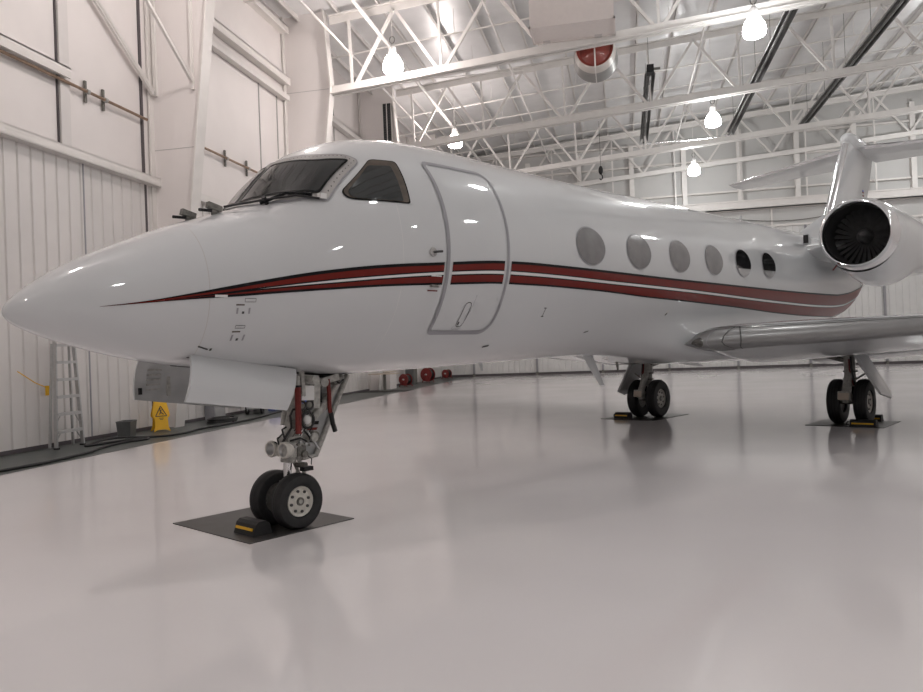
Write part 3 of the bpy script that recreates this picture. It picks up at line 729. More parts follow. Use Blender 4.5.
# wings
AF=[(0,0),(.004,.012),(.015,.024),(.04,.038),(.09,.05),(.18,.060),(.32,.065),(.5,.057),(.7,.036),(.86,.016),(1,.001)]
AL=[(1,-.001),(.86,-.008),(.7,-.02),(.5,-.042),(.32,-.048),(.18,-.035),(.09,-.020),(.04,-.0145),(.015,-.0105),(.004,-.006)]
def wsec(t):
    u=(t-1.3)/10.6
    k=1 if t>1.5 else max(.04,math.sqrt(max(0,1-((1.5-t)/.39)**2)))
    return 6.72+.60*(t-1.3), 6.0*(1-u)+1.9*u, 1.665+.034*(t-1.3), .052-.04*u, (1.0-.1*u)*k
def wpt(t,a,b,sg,grow=0.):
    s0,c,z0,inc,th=wsec(t)
    return A(s0+a*c, sg*t, z0+b*c*th+grow-a*c*inc)
for sg in (1,-1):
    g=MB(); rr=[]
    ts=[1.105,1.112,1.125,1.15,1.2,1.3,1.4,1.5,1.6,1.7,2,3,4,5.5,7,8.5,10,11,11.6,11.9]
    for t in ts: rr.append([wpt(t,a,b,sg) for a,b in AF+AL])
    s0,c,z0,inc,th=wsec(11.9)
    for dt,dz,ds,cc in ((.14,.12,.5,1.35),(.3,.6,.95,1.0),(.5,1.35,1.5,.6)):
        rr.append([A(s0+ds+a*cc, sg*(11.9+dt+b*cc*(-.8)), z0+dz+b*cc*.3) for a,b in AF+AL])
    g.loft(rr,M['paint']); W=g.obj('wing',JET,40)
    # bare metal leading edge
    g=MB(); rr=[]
    LE=[(.036,.0390),(.025,.0335),(.015,.0275),(.004,.0155),(-.002,.0),(.004,-.0085),(.015,-.013),(.03,-.0160),(.05,-.0180)]
    for t in [1.106,1.112,1.125,1.15,1.2,1.25,1.3,1.4,1.5,1.6,1.7,2,2.6,3.2,4,5.5,7,8.5,10,11.5]:
        rr.append([wpt(t,a,b,sg) for a,b in LE])
    g.loft(rr,M['lead'],caps=False,closed=False); g.obj('leading_edge',W,50,'bare grey metal leading edge')
    # landing light behind its window in the root, and access panel outlines
    g=MB(); vs=[]; c0=wpt(1.27,.0,.0,sg)
    nn=24; rim=[]
    for i in range(nn):
        th=2*PI*i/nn; t=1.29+.075*math.cos(th); q=math.sin(th)
        x,y=(.010*q*q,(.017 if q>0 else .0105)*q)
        rim.append(wpt(t,x-.006,y,sg))
    vs=[wpt(1.29,-.010,0,sg)]+rim
    g.add(vs,[(0,1+i,1+(i+1)%nn) for i in range(nn)],M['lens']); g.obj('landing_light',W,50,'dark landing light in the wing root')
    def lerun(tf,wd,mm):
        g=MB(); vs=[]
        for a,b in LE:
            tt=tf(b/.039 if b>0 else b/.018)
            vs += [wpt(tt-wd,a-.0025,b*1.04,sg),wpt(tt+wd,a-.0025,b*1.04,sg)]
        g.add(vs,[(2*i,2*i+1,2*i+3,2*i+2) for i in range(len(LE)-1)],M[mm]); g.obj('panel_ring',W)
    lerun(lambda b:1.40+.07*b*b,.006,'seal'); lerun(lambda b:1.60+.10*b*b,.008,'mark'); lerun(lambda b:1.84-.08*b*b,.008,'mark')
    g=MB(); vs=[]
    tl=[1.106,1.112,1.125,1.145]+[1.17+.03*i for i in range(21)]
    for t in tl:
        vs += [wpt(t,.033,.0392,sg,.004),wpt(t,.046,.0425,sg,.006)]
    g.add(vs,[(2*i,2*i+1,2*i+3,2*i+2) for i in range(len(tl)-1)],M['mark']); g.obj('root_seal_line',W)
    g=MB(); vs=[]
    for t in tl[:-4]:
        vs += [wpt(t,.046,-.0180,sg,-.004),wpt(t,.060,-.0190,sg,-.006)]
    g.add(vs,[(2*i,2*i+1,2*i+3,2*i+2) for i in range(len(tl)-5)],M['mark']); g.obj('root_seal_line',W)
    # dark de-ice edge line on top of the wing
    g=MB(); vs=[]
    tl=[1.75+.25*i for i in range(39)]
    for t in tl: vs += [wpt(t,.033,.0392,sg,.004),wpt(t,.046,.0425,sg,.006)]
    g.add(vs,[(2*i,2*i+1,2*i+3,2*i+2) for i in range(len(tl)-1)],M['mark']); g.obj('sealant_line',W)
    # drooped flap
    g=MB(); rr=[]
    for t in (1.45,3.,5.,7.2):
        s0,c,z0,inc,th=wsec(t); a0=.76; zf=z0-a0*c*inc-.035*c*.5
        fc=.27*c; r=[]
        for x,y in ((0,.0),(.05,.05),(.2,.07),(.6,.04),(1,.0),(.6,-.035),(.2,-.05),(.05,-.035)):
            r.append(A(s0+a0*c+x*fc, sg*t, zf+y*fc-x*fc*.14))
        rr.append(r)
    g.loft(rr,M['paint']); g.obj('flap',W,40)

# engines
for sg in (1,-1):
    E0=Vector(A(12.0,sg*2.2,3.74))
    prof=[(.34,.735),(.5,.742),(.8,.748),(1.3,.75),(1.8,.75),(2.4,.745),(3.2,.73),(4.2,.68),(5.2,.60),(5.9,.54),(5.9,.5),(5.0,.48)]
    n=56; rr=[]
    for x,r in prof:
        ring=[]
        for j in range(n):
            th=2*PI*j/n; sn=math.sin(th)
            bul=.25*max(0,-sn)**1.5*min(1,max(0,(x-.25)/.9))*max(0,min(1,(3.4-x)/1.2))
            sq=1+.0*abs(math.sin(2*th))
            ring.append(tuple(E0+Vector((x,(r*sq)*math.cos(th),(r+bul)*sn))))
        rr.append(ring)
    g=MB(); g.loft(rr,M['paint'],caps=False)
    g.lathe([(5.0,.48),(5.2,.01)],E0,(1,0,0),M['dark'],n=24)
    NAC=g.obj('engine_nacelle',JET,40)
    g=MB(); g.lathe([(.345,.737),(.24,.722),(.14,.702),(.06,.69),(.015,.665),(0,.64),(.02,.615),(.08,.60),(.16,.595)],E0,(1,0,0),M['chrome'],n=64); g.obj('inlet_lip',NAC,60,'polished metal inlet lip')
    g=MB(); g.lathe([(.16,.595),(.5,.585),(1.0,.60),(1.05,.60),(1.05,.02)],E0,(1,0,0),M['duct'],n=48); g.obj('inlet_duct',NAC,50,'black inlet duct')
    fb=MB()
    for k in range(28):
        th=2*PI*k/28; vs=[]
        for r in (.16,.3,.45,.59):
            for q in (-1,1):
                tw=.25+.75*(r/.59); da=q*.5*(.052 if r<.2 else .052+.11*(r-.16))/r; x=.78+q*.055*tw
                vs.append(E0+Vector((x,r*math.cos(th+da+.12*(r/.59)),r*math.sin(th+da+.12*(r/.59)))))
        fb.add(vs,[(2*i,2*i+1,2*i+3,2*i+2) for i in range(3)],M['fan'])
    fb.obj('fan_blades',NAC,60)
    g=MB(); g.lathe([(.42,.001),(.46,.05),(.56,.10),(.70,.15),(.82,.17),(.9,.17)],E0,(1,0,0),M['fan'],n=28); g.obj('spinner',NAC,50)
    # pylon
    g=MB(); rr=[]
    for t,z,s0,c,th in ((.85,3.50,12.35,5.4,.42),(1.15,3.56,12.45,5.2,.36),(1.5,3.63,12.75,4.8,.30),(1.75,3.66,12.9,4.6,.28)):
        rr.append([A(s0+a*c, sg*t, z+b*th*7.) for a,b in AF+[(q,-w*1.5) for q,w in reversed([(x,y) for x,y in AF[1:-1]])]])
    g.loft(rr,M['paint']); PY=g.obj('pylon',JET,40)
    g=MB(); q=Vector(A(12.52,sg*1.12,3.80)); g.box(q,(.10,.09,.17),M['dark']); g.box(q+Vector((.05,0,0)),(.12,.13,.22),M['paint']); g.obj('pylon_scoop',PY)
    g=MB(); q=E0+Vector((.45,-sg*(-.52),-.62)); g.box(q,(.05,.02,.12),M['strap'],rx(.7*sg)); g.obj('inlet_tag',NAC,None,'small red tag')

# fin, tailplane, bullet
def fsec(z): return 18.33+(z-5.68)*.825, 21.85+(z-5.68)*.62
g=MB(); rr=[]
TF=[(0,0),(.006,.012),(.03,.026),(.1,.042),(.3,.052),(.6,.038),(1,.002)]
for z in (3.55,4.2,4.9,5.6,6.4,7.0,7.45):
    a,b=fsec(z); c=b-a
    rr.append([A(a+x*c,y*c,z) for x,y in TF]+[A(a+x*c,-y*c,z) for x,y in reversed(TF[1:-1])])
g.loft(rr,M['paint']); FIN=g.obj('fin',JET,40)
g=MB(); rr=[]
for z in (3.9,5.,6.,7.0,7.4):
    a,b=fsec(z); c=b-a; e=.004
    rr.append([A(a+x*c,s_*(y*c+e),z) for x,y,s_ in ((.05,.032,1),(.03,.0265,1),(.006,.013,1),(-.002,0,1),(.006,.013,-1),(.03,.0265,-1),(.05,.032,-1))])
g.loft(rr,M['chrome'],caps=False,closed=False); g.obj('fin_leading_edge',FIN,60,'polished metal edge')
g=MB(); rr=[]
for s,w,z1 in ((14.2,.02,4.10),(15.2,.08,4.25),(16.3,.14,4.62),(17.6,.16,5.05)):
    rr.append([A(s,w*k,z) for k,z in ((1,3.6),(.8,z1-.15),(0,z1),(-.8,z1-.15),(-1,3.6))])
g.loft(rr,M['paint']); g.obj('dorsal_fillet',FIN,40)
g=MB()
for i,(dz,mm) in enumerate(((.16,'blue'),(.11,'red'),(.06,'white'),(.01,'red'),(-.04,'white'),(-.09,'red'))):
    q=A(20.95,.178,5.95+dz); g.box(q,(.14,.01,.05),M[mm])
g.obj('flag_decal',FIN)
for sg in (1,-1):
    g=MB(); rr=[]
    for t in (.05,.3,.8,1.6,2.6,3.8,4.6,4.9):
        u=t/4.9; c=2.8*(1-u)+1.3*u; s0=20.35+.58*t; z0=7.36+.028*t
        rr.append([A(s0+a*c, sg*t, z0+b*c*.62) for a,b in AF+AL])
    g.loft(rr,M['paint']); TP=g.obj('tailplane',JET,40)
    g=MB(); rr=[]
    for t in (.35,1.,2.,3.,4.,4.85):
        u=t/4.9; c=2.8*(1-u)+1.3*u; s0=20.35+.58*t; z0=7.36+.028*t
        rr.append([A(s0+a*c, sg*t, z0+b*c*.66) for a,b in ((.04,.041),(.015,.0275),(.004,.0155),(-.003,.0),(.004,-.0145),(.015,-.0235),(.04,-.0325))])
    g.loft(rr,M['chrome'],caps=False,closed=False); g.obj('tailplane_leading_edge',TP,60,'polished metal edge')
g=MB(); rr=[]
for s,r in ((19.9,.01),(19.94,.10),(20.05,.18),(20.3,.235),(20.7,.25),(21.4,.235),(22.3,.17),(23.1,.08),(23.4,.02)):
    rr.append([A(s,r*math.cos(2*PI*j/28)*.95,7.54+r*1.15*math.sin(2*PI*j/28)) for j in range(28)])
g.loft(rr,M['paint']); g.obj('bullet_fairing',JET,40)

# ------------------------------------------------------------------ wheels
def wheel(parent,s,t,r,wd,face,hubr):
    o=Vector(A(s,t,r)); n=48
    h=wd/2; prof=[(-h*.62,hubr),(-h*.86,hubr+.012),(-h,hubr+(r-hubr)*.45),(-h*.9,r*.91),(-h*.62,r*.975),(-h*.25,r),(h*.25,r),(h*.62,r*.975),(h*.9,r*.91),(h,hubr+(r-hubr)*.45),(h*.86,hubr+.012),(h*.62,hubr)]
    g=MB(); g.lathe(prof,o,(0,1,0),M['rubber'],n=n)
    for q in (-.4,0,.4): # tread grooves
        g.lathe([(q*h-.006,r*1.0005),(q*h+.006,r*1.0005)],o,(0,1,0),M['dark'],n=n)
    g.obj('tyre',parent,35)
    y=-face  # outward direction in local y
    def P(x,rr): return (x*y,rr)
    g=MB(); ax=(0,y,0)
    g.lathe([(h*.55,hubr*1.02),(h*.72,hubr*.97),(h*.60,hubr*.88),(h*.45,hubr*.80),(h*.50,hubr*.55),(h*.62,hubr*.40),(h*.62,hubr*.30),(h*.5,hubr*.30),(h*.5,.001)],o,ax,M['hub'],n=36)
    g.lathe([(-h*.55,hubr*1.02),(-h*.4,.001)],o,ax,M['geardk'],n=36)
    for k in range(8):
        a=2*PI*k/8+.2; c=o+Vector((hubr*.68*math.cos(a),0,hubr*.68*math.sin(a)))
        g.cyl(c+Vector((0,y*h*.45,0)),c+Vector((0,y*(h*.5+.012),0)),hubr*.095,M['mark'],n=10)
    g.cyl(o+Vector((0,y*h*.45,0)),o+Vector((0,y*h*.72,0)),hubr*.27,M['geardk'],n=20)
    g.cyl(o+Vector((0,y*h*.7,0)),o+Vector((0,y*h*.76,0)),hubr*.14,M['gear'],n=16)
    g.obj('wheel_hub',parent,35)

# ------------------------------------------------------------------ nose gear
g=MB()
g.cyl(A(-.0,0,.30),A(.045,0,.70),.042,M['chrome'],n=20)
g.cyl(A(.036,0,.635),A(.04,0,.665),.068,M['gear'],n=20)
g.cyl(A(.04,0,.64),A(.13,0,1.10),.078,M['gear'],n=20)
g.cyl(A(.10,0,1.02),A(.20,0,1.58),.062,M['gear'],n=20)
g.cyl(A(0,-.22,.275),A(0,.22,.275),.035,M['geardk'],n=14)
g.box(A(.05,.02,.765),(.22,.24,.14),M['gear'],ry(.12)); g.box(A(.10,.13,.75),(.10,.06,.10),M['geardk'])
g.box(A(.07,0,.86),(.17,.20,.07),M['gear']); g.cyl(A(.12,.10,.72),A(.12,.19,.72),.035,M['geardk'],n=12)
g.box(A(.11,.06,1.02),(.12,.16,.09),M['geardk']); g.box(A(.16,.0,1.33),(.3,.28,.10),M['gear'])
g.cyl(A(.2,-.3,1.46),A(.2,.3,1.46),.045,M['gear'],n=14)
g.cyl(A(.08,-.12,1.0),A(.16,-.12,1.5),.03,M['gear'],n=10)
NG=g.obj('nose_gear',JET,40)
wheel(NG,0,.19,.275,.17,1,.15); wheel(NG,0,-.185,.275,.17,-1,.15)
for t in (-.12,.10):
    g=MB(); q=Vector(A(-.085,t,.775)); ax=Vector((1,.12,0)).normalized()
    g.lathe([(.0,.062),(-.004,.076),(.01,.084),(.05,.080),(.10,.06),(.12,.02)],q,ax,M['hub'],n=28); g.lathe([(.0,.063),(.03,.05),(.05,.03),(.055,.001)],q,ax,M['alu'],n=28); g.obj('taxi_light',NG,40,'round taxi light')
g=MB(); g.tube([A(-.06,.0,.45),A(.13,0,.50),A(.16,0,.54)],.02,M['gear'],8); g.tube([A(.06,.05,.30),A(.20,.05,.50),A(.12,.05,.68)],.02,M['gear'],8); g.tube([A(.06,-.05,.30),A(.20,-.05,.50),A(.12,-.05,.68)],.02,M['gear'],8); g.obj('torque_link',NG,40)
g=MB(); g.cyl(A(.20,.05,.97),A(.50,.05,1.20),.045,M['gear'],n=14); g.cyl(A(.48,.05,1.18),A(.72,.05,1.47),.034,M['gear'],n=14); g.cyl(A(.46,.05,1.165),A(.53,.05,1.23),.052,M['gear'],n=14); g.cyl(A(.20,.12,.94),A(.33,.13,.74),.012,M['alu'],n=8); g.obj('drag_brace',NG,40)
# rear door plate behind the strut
g=MB(); pl=[A(.42,-.06,1.50),A(.86,-.06,1.475),A(.40,-.06,.655),A(.22,-.06,.66)]
g.plate(pl,.02,M['inner']); g.tube([A(.86,-.03,1.475),A(.405,-.03,.66),A(.22,-.03,.655)],.030,M['gear'],10)
g.plate([A(.50,-.04,1.30),A(.66,-.04,1.29),A(.60,-.04,1.18),A(.46,-.04,1.19)],.012,M['geardk']); g.plate([A(.32,-.045,1.02),A(.47,-.045,1.01),A(.46,-.045,.975),A(.31,-.045,.985)],.012,M['dark']); g.plate([A(.31,-.045,.955),A(.45,-.045,.945),A(.43,-.045,.92),A(.30,-.045,.93)],.012,M['strap']); g.obj('gear_leg_door',NG,40)
g=MB(); g.cyl(A(.058,.19,1.40),A(.045,.19,.93),.030,M['strap'],n=14); g.cyl(A(.058,.19,1.40),A(.06,.19,1.50),.022,M['gear'],n=12); g.cyl(A(.058,.19,1.39),A(.058,.19,1.41),.036,M['dark'],n=14); g.obj('red_lock_sleeve',NG,None,'red sleeve on the strut')
g=MB(); g.tube([A(.48,.12,1.45),A(.485,.13,1.3),A(.49,.12,1.15),A(.53,.11,.98),A(.55,.11,.92)],.022,M['strap'],8); g.tube([A(.50,.125,1.10),A(.53,.115,.98),A(.56,.11,.90)],.026,M['hose'],8); g.obj('red_warning_streamer',NG,40,'red and black streamer')
g=MB(); g.box(A(.185,.15,1.325),(.15,.06,.145),M['white'],ry(.06)); g.box(A(.315,.12,1.29),(.08,.06,.26),M['gear'],ry(.08)); g.box(A(.135,.182,1.355),(.014,.006,.018),M['mark']); g.box(A(.14,.182,1.305),(.014,.006,.018),M['mark']); g.obj('equipment_box',NG,None,'white equipment box')
g=MB()
for s in (.115,.205):
    q=Vector(A(s,.16,1.205)); ring=[q+Vector((.042*math.cos(a*PI/9),0,.042*math.sin(a*PI/9))) for a in range(18)]
    g.tube(ring,.016,M['hose'],8,True); g.cyl(q+Vector((0,.02,0)),q+Vector((0,-.01,0)),.03,M['geardk'],n=14)
g.obj('gauge',NG,40)
g=MB(); g.box(A(.145,.15,1.243),(.07,.04,.04),M['blue']); g.obj('blue_fitting',NG,None,'blue fitting')
g=MB(); q=Vector(A(.177,.16,1.055)); ring=[q+Vector((.075*math.cos(a*PI/10),-.01,.08*math.sin(a*PI/10))) for a in range(20)]
g.tube(ring,.012,M['hose'],8,True); g.ell(q,(.045,.03,.05),M['white'],12,8)
g.tube([A(.12,.15,1.17),A(.03,.13,1.17),A(.01,.11,1.11),A(.02,.11,.99),A(-.04,.09,.90),A(-.07,.07,.84)],.013,M['hose'],8)
g.tube([A(-.05,.05,.93),A(-.11,.05,.89),A(-.09,.05,.83),A(-.12,.02,.86)],.009,M['hose'],6)
g.tube([A(.0,.10,.86),A(.1,.14,.88),A(.2,.14,.83),A(.23,.12,.87),A(.16,.12,.95)],.010,M['hose'],6)
g.tube([A(.17,.14,.70),A(.22,.15,.66),A(.22,.14,.60)],.006,M['hose'],6)
g.tube([A(-.02,.08,1.0),A(-.07,.08,.98),A(-.05,.08,.9)],.010,M['hose'],6)
g.obj('hydraulic_hoses',NG,40)
g=MB(); g.cyl(A(.14,.0,.60),A(.17,.12,.60),.03,M['geardk'],n=12); g.box(A(.19,.1,.56),(.11,.08,.04),M['dark']); g.obj('tow_fitting',NG)
g=MB(); g.box(A(.34,.04,1.33),(.20,.05,.24),M['dark']); g.box(A(.30,-.05,1.46),(.50,.30,.05),M['dark']); g.obj('bay_shade_block',NG,None,'dark blocks painted as bay shade')  # near-black boxes added as the shade behind the strut
g=MB()
for i in range(9):
    a=i*.7; x0=.02+.022*i; z0=.90+.055*(i%4)
    g.tube([A(x0,.12,z0),A(x0+.05,.145+.01*math.sin(a),z0+.07),A(x0+.03+.04*math.cos(a),.135,z0+.15),A(x0+.09,.11,z0+.22)],.0065,M['hose' if i%3 else 'geardk'],6)
for i in range(7):
    g.cyl(A(.03+.03*i,.125,.80+.02*(i%3)),A(.03+.03*i,.165,.80+.02*(i%3)),.013,M['geardk' if i%2 else 'alu'],n=10)
g.cyl(A(.29,.0,.87),A(.29,.13,.87),.06,M['geardk'],n=16); g.cyl(A(.27,.0,.87),A(.27,.15,.87),.045,M['gear'],n=16)
g.obj('steering_plumbing',NG,40)
# upper bay frame members seen between the doors
g=MB(); g.bar(A(.15,.1,1.38),A(.62,.1,1.47),.07,.07,M['gear']); g.bar(A(.13,.17,1.30),A(.12,.17,1.56),.04,.04,M['gear']); g.cyl(A(.42,.15,1.42),A(.42,-.1,1.42),.05,M['gear'],n=14); g.cyl(A(.6,.12,1.43),A(.6,-.1,1.43),.045,M['geardk'],n=14); g.bar(A(.3,-.12,1.05),A(.2,-.12,1.55),.06,.06,M['geardk']); g.tube([A(.55,.1,1.44),A(.63,.12,1.40),A(.7,.1,1.43)],.012,M['hose'],6); g.obj('retraction_linkage',NG,40)
# nose gear doors (curved outward like the hull skin they belong to)
def ndoor(sg,corners,m_out,m_in,name):
    g=MB(); (a0,a1),(b0,b1)=corners   # top front, top rear / bottom front, bottom rear  (s,t,z)
    rows=9; vs=[];K=2
    cols=12
    for i in range(rows+1):
        v=i/rows
        for j in range(cols+1):
            u=j/cols
            p=(Vector(a0)*(1-u)+Vector(a1)*u)*(1-v)+(Vector(b0)*(1-u)+Vector(b1)*u)*v
            p.y += .05*math.sin(PI*v); p.x += -.03*math.sin(PI*v)*(1-u)*0
            vs.append(A(p.x,sg*p.y,p.z))
    fs=[(i*(cols+1)+j,i*(cols+1)+j+1,(i+1)*(cols+1)+j+1,(i+1)*(cols+1)+j) for i in range(rows) for j in range(cols)]
    n=len(vs); vi=[(x,y+sg*.028,z) for x,y,z in vs]
    g.add(vs,fs,m_out); g.add(vi,fs,m_in)
    edge=[j for j in range(cols+1)]+[(i)*(cols+1)+cols for i in range(1,rows+1)]+[rows*(cols+1)+j for j in range(cols-1,-1,-1)]+[i*(cols+1) for i in range(rows-1,0,-1)]
    ev=[vs[k] for k in edge]+[vi[k] for k in edge]; L=len(edge)
    g.add(ev,[(k,(k+1)%L,L+(k+1)%L,L+k) for k in range(L)],m_out)
    return g.obj(name,JET,35)
ndoor(1,(((-1.135,.335,1.745),(-.03,.30,1.575)),((-1.25,.44,1.345),(-.235,.42,1.19))),M['paint'],M['inner'],'nose_gear_door')
SD=ndoor(-1,(((-1.28,.36,1.74),(-.05,.30,1.575)),((-1.30,.44,1.355),(-.235,.42,1.19))),M['paint'],M['inner'],'nose_gear_door')
g=MB()
for k in range(6):
    z=1.62-.045*k; g.box(A(-1.12,-.385-.012*k,z),(.13,.025,.016),M['gear'])
g.box(A(-1.25,-.405,1.43),(.025,.025,.06),M['dark']); g.box(A(-.98,-.41,1.52),(.03,.03,.30),M['gear']); g.obj('door_stiffener',SD,None,'ribbed grey inner face')

# ------------------------------------------------------------------ main gear
for sg in (1,-1):
    s=11.44; t0=2.163
    def B(ds,dt,z): return A(s+ds,sg*(t0+dt),z)
    g=MB()
    g.cyl(B(0,0,.42),B(.02,0,.85),.06,M['chrome'],n=18); g.cyl(B(.0,0,.72),B(.04,-.02,1.62),.10,M['gear'],n=20)
    g.cyl(B(0,-.32,.432),B(0,.32,.432),.055,M['geardk'],n=14)
    g.box(B(-.40,0,.56),(.20,.21,.14),M['gear'],ry(.3)); g.box(B(-.50,0,.56),(.02,.19,.13),M['wood'],ry(.3)); g.box(B(-.20,0,.50),(.36,.10,.14),M['gear'])
    g.cyl(B(-.36,0,.60),B(-.04,0,1.06),.075,M['gear'],n=14)
    for z in (.86,1.0): g.cyl(B(.02,0,z),B(.02,0,z+.03),.13,M['geardk'],n=18)
    G=g.obj('main_gear',JET,40)
    wheel(G,s,sg*(t0+.235),.432,.235,sg,.215); wheel(G,s,sg*(t0-.235),.432,.235,-sg,.215)
    g=MB(); g.cyl(B(.0,-.05,1.22),B(.05,-.85,1.48),.035,M['geardk'],n=12); g.cyl(B(.1,-.05,1.18),B(.1,-.75,1.40),.03,M['geardk'],n=12); g.obj('side_brace',G,40)
    g=MB(); g.tube([B(-.12,.05,1.3),B(-.14,.06,1.1),B(-.13,.10,.8),B(-.08,.16,.6)],.018,M['hose'],8); g.tube([B(-.12,.02,1.25),B(-.15,.03,1.05),B(-.13,.09,.75)],.014,M['strap'],8); g.obj('brake_hose',G,40)
    # outboard leg door
    g=MB(); q=[B(-.40,.12,1.46),B(.40,.12,1.46),B(.36,.60,.60),B(.05,.68,.50),B(-.36,.60,.60)]
    g.plate(q,.035,M['paint']); g.plate([Vector(p)+Vector((0,sg*.03,-.012)) for p in (B(-.34,.15,1.40),B(.34,.15,1.40),B(.31,.58,.64),B(-.31,.58,.64))],.012,M['inner']); g.cyl(B(0,.1,.86),B(0,.36,1.03),.018,M['gear'],n=8); g.obj('leg_door',G,None)

# ================================================================== THINGS ON THE FLOOR
def jet_local(s,t,z=0):
    v=Matrix.Rotation(AZ,3,'Z')@Vector(A(s,t,z)); return Vector((-3.3758,6.9613,0))+v
def plate_mat(s0,s1,t0,t1,label):
    g=MB(); c=jet_local((s0+s1)/2,(t0+t1)/2)
    g.bx((-(s1-s0)/2,-(t1-t0)/2,0),((s1-s0)/2,(t1-t0)/2,.008),M['mat'])
    o=tag(g.obj('floor_plate'),label,'floor plate','dark plates under the wheels'); o.location=c; o.rotation_euler=(0,0,AZ)
plate_mat(-.62,.60,-1.15,.32,'dark square plate on the floor under the nose wheels')
plate_mat(10.85,12.1,1.48,2.85,'dark square plate under the main wheels below the near wing')
plate_mat(10.6,12.3,-2.95,-1.6,'dark square plate under the main wheels farther across the floor')
def chock(s,t,L,label,rot=0.,hook=False):
    o=empty('wheel_chock',jet_local(s,t,.008),AZ+rot,label,'wheel chock','black chocks at the wheels')
    g=MB(); h=.13; pr=[(-.11,0),(.11,0),(.075,h*.8),(.04,h),(-.04,h),(-.075,h*.8)]
    vs=[(a,y,b) for y in (-L/2,L/2) for a,b in pr]; n=6
    g.add(vs,[tuple(range(5,-1,-1)),tuple(range(6,12))]+[(i,(i+1)%6,6+(i+1)%6,6+i) for i in range(6)],M['rubber']); g.obj('block',o)
    g=MB()
    sl=Vector((-.0975-.006,0,.06))
    for q in (-1,1):
        g=MB(); g.box((q*.098,0,.062),(.012,L*.84,.026),M['yellow'],ry(-q*.33)); g.obj('yellow_stripe',o,None,'yellow stripe')
    g=MB(); g.tube([(0,L/2-.02,.07),(.0,L/2+.06,.08),(.05,L/2+.1,.03),(.1,L/2+.02,.02)],.012,M['hose'],6); g.cyl((-.03,L/2,.05),(-.03,L/2+.02,.05),.025,M['alu'],n=10); g.obj('cord',o)
    return o
chock(-.365,-.03,.34,'black wheel chock with yellow stripe leaning at the nose wheels')
chock(10.92,2.50,.44,'black yellow-striped chock before the near-wing main wheel')
chock(10.93,-2.55,.36,'small black chock in front of the far main wheels')
o=chock(11.98,2.42,.28,'short black chock behind the near-wing main wheels')

# step ladder leaning by the wall
t=empty('step_ladder',(XL+.42,13.46,.006),0,'aluminium step ladder standing against the ribbed left wall under the nose','ladder')
H=2.25
def rail(y0,y1,nm,x0,x1):
    g=MB(); g.bar((x0,y0,0.03),(x1,y1,H),.035,.075,M['alu'],(1,0,0)); return g.obj(nm,t)
for sg in (-1,1): 
    rail(sg*.385,sg*.26,'side_rail',0.06,.0)
    g=MB(); g.bar((-.14,sg*.33,.02),(-.09,sg*.24,H-.1),.03,.05,M['alu'],(1,0,0)); g.obj('rear_leg',t)
    g=MB(); g.box((.06,sg*.37,.015),(.10,.06,.03),M['dark']); g.obj('rubber_foot',t)
for k in range(6):
    z=.36+k*.355; f=z/H; w=.385-.125*f; x=.06-.06*f
    g=MB(); g.box((x,0,z),(.10,2*w,.028),M['alu']); g.box((x+.05,0,z-.02),(.012,2*w,.05),M['alu']); g.obj('tread',t)
for k in range(2):
    for sg in (-1,1):
        z=.36+k*.355; w=.385-.125*z/H
        g=MB(); g.bar((.05-.06*z/H,sg*(w-.16),z-.01),(.05-.06*z/H,sg*(w),z-.22),.015,.02,M['alu'],(1,0,0)); g.obj('tread_brace',t)
g=MB(); g.box((-.03,0,H),(.20,.56,.05),M['alu']); g.obj('top_cap',t)
g=MB(); g.tube([(XL+.06,12.6,1.62),(XL+.09,13.0,1.38),(XL+.10,13.28,1.27)],.010,M['yellow'],6); g.box((XL+.12,13.3,1.20),(.03,.09,.20),M['yellow'])
tag(g.obj('yellow_cord',None,40),'yellow cord and tag hanging on the wall just left of the ladder','cord')

# bin
t=empty('waste_bin',(XL+.50,15.25,.006),.3,'dark grey open bin on the walkway between ladder and yellow sign','bin')
g=MB(); a=.16;b=.21;h=.36
lo=[(-a*.85,-b*.85),(a*.85,-b*.85),(a*.85,b*.85),(-a*.85,b*.85)]; hi=[(-a,-b),(a,-b),(a,b),(-a,b)]
g.loft([[(x,y,0) for x,y in lo],[(x,y,h) for x,y in hi],[(x*.92,y*.93,h) for x,y in hi],[(x*.9,y*.9,.03) for x,y in lo]],M['bin']); g.obj('tub',t)
g=MB(); g.tube([(x*1.03,y*1.03,h) for x,y in rpoly(hi,.04)],.014,M['bin'],8,True); g.obj('rim',t,40)

# wet floor sign
t=empty('wet_floor_sign',(XL+.62,16.36,.006),-.75,'yellow folding wet floor sign with a black warning triangle','floor sign')
H=.80
def leaf(sg,nm):
    g=MB(); f=lambda y,z:(sg*(.16*(1-z/H)+.012),y,z)
    pl=rpoly([(-.20,0),(-.10,.05),(.10,.05),(.20,0),(.16,.10),(.15,.32),(.20,.37),(.20,.43),(.14,H*.94),(.07,H),(-.07,H),(-.14,H*.94),(-.20,.43),(-.20,.37),(-.15,.32),(-.16,.10)],.02,2)
    g.plate([f(*p) for p in pl],.02,M['yellow'],(1,0,sg*.2)); return g.obj(nm,t)
Lf=leaf(1,'front_leaf')
LB=leaf(-1,'rear_leaf')
g=MB(); f=lambda y,z:(.16*(1-z/H)+.026,y,z)
tri=[(-.13,.38),(.13,.38),(0,.62)]
for i in range(3):
    p,q=tri[i],tri[(i+1)%3]; g.bar(f(*p),f(*q),.006,.022,M['mark'],(1,0,0)) if False else g.tube([f(*p),f(*q)],.010,M['mark'],6)
g.tube([f(-.04,.42),f(.0,.47),f(.03,.44),f(.06,.42)],.012,M['mark'],6); g.tube([f(0,.47),f(-.015,.53)],.014,M['mark'],6); g.ell(f(-.02,.555),(.008,.018,.018),M['mark'],10,6); g.tube([f(-.01,.52),f(.04,.53)],.007,M['mark'],6)
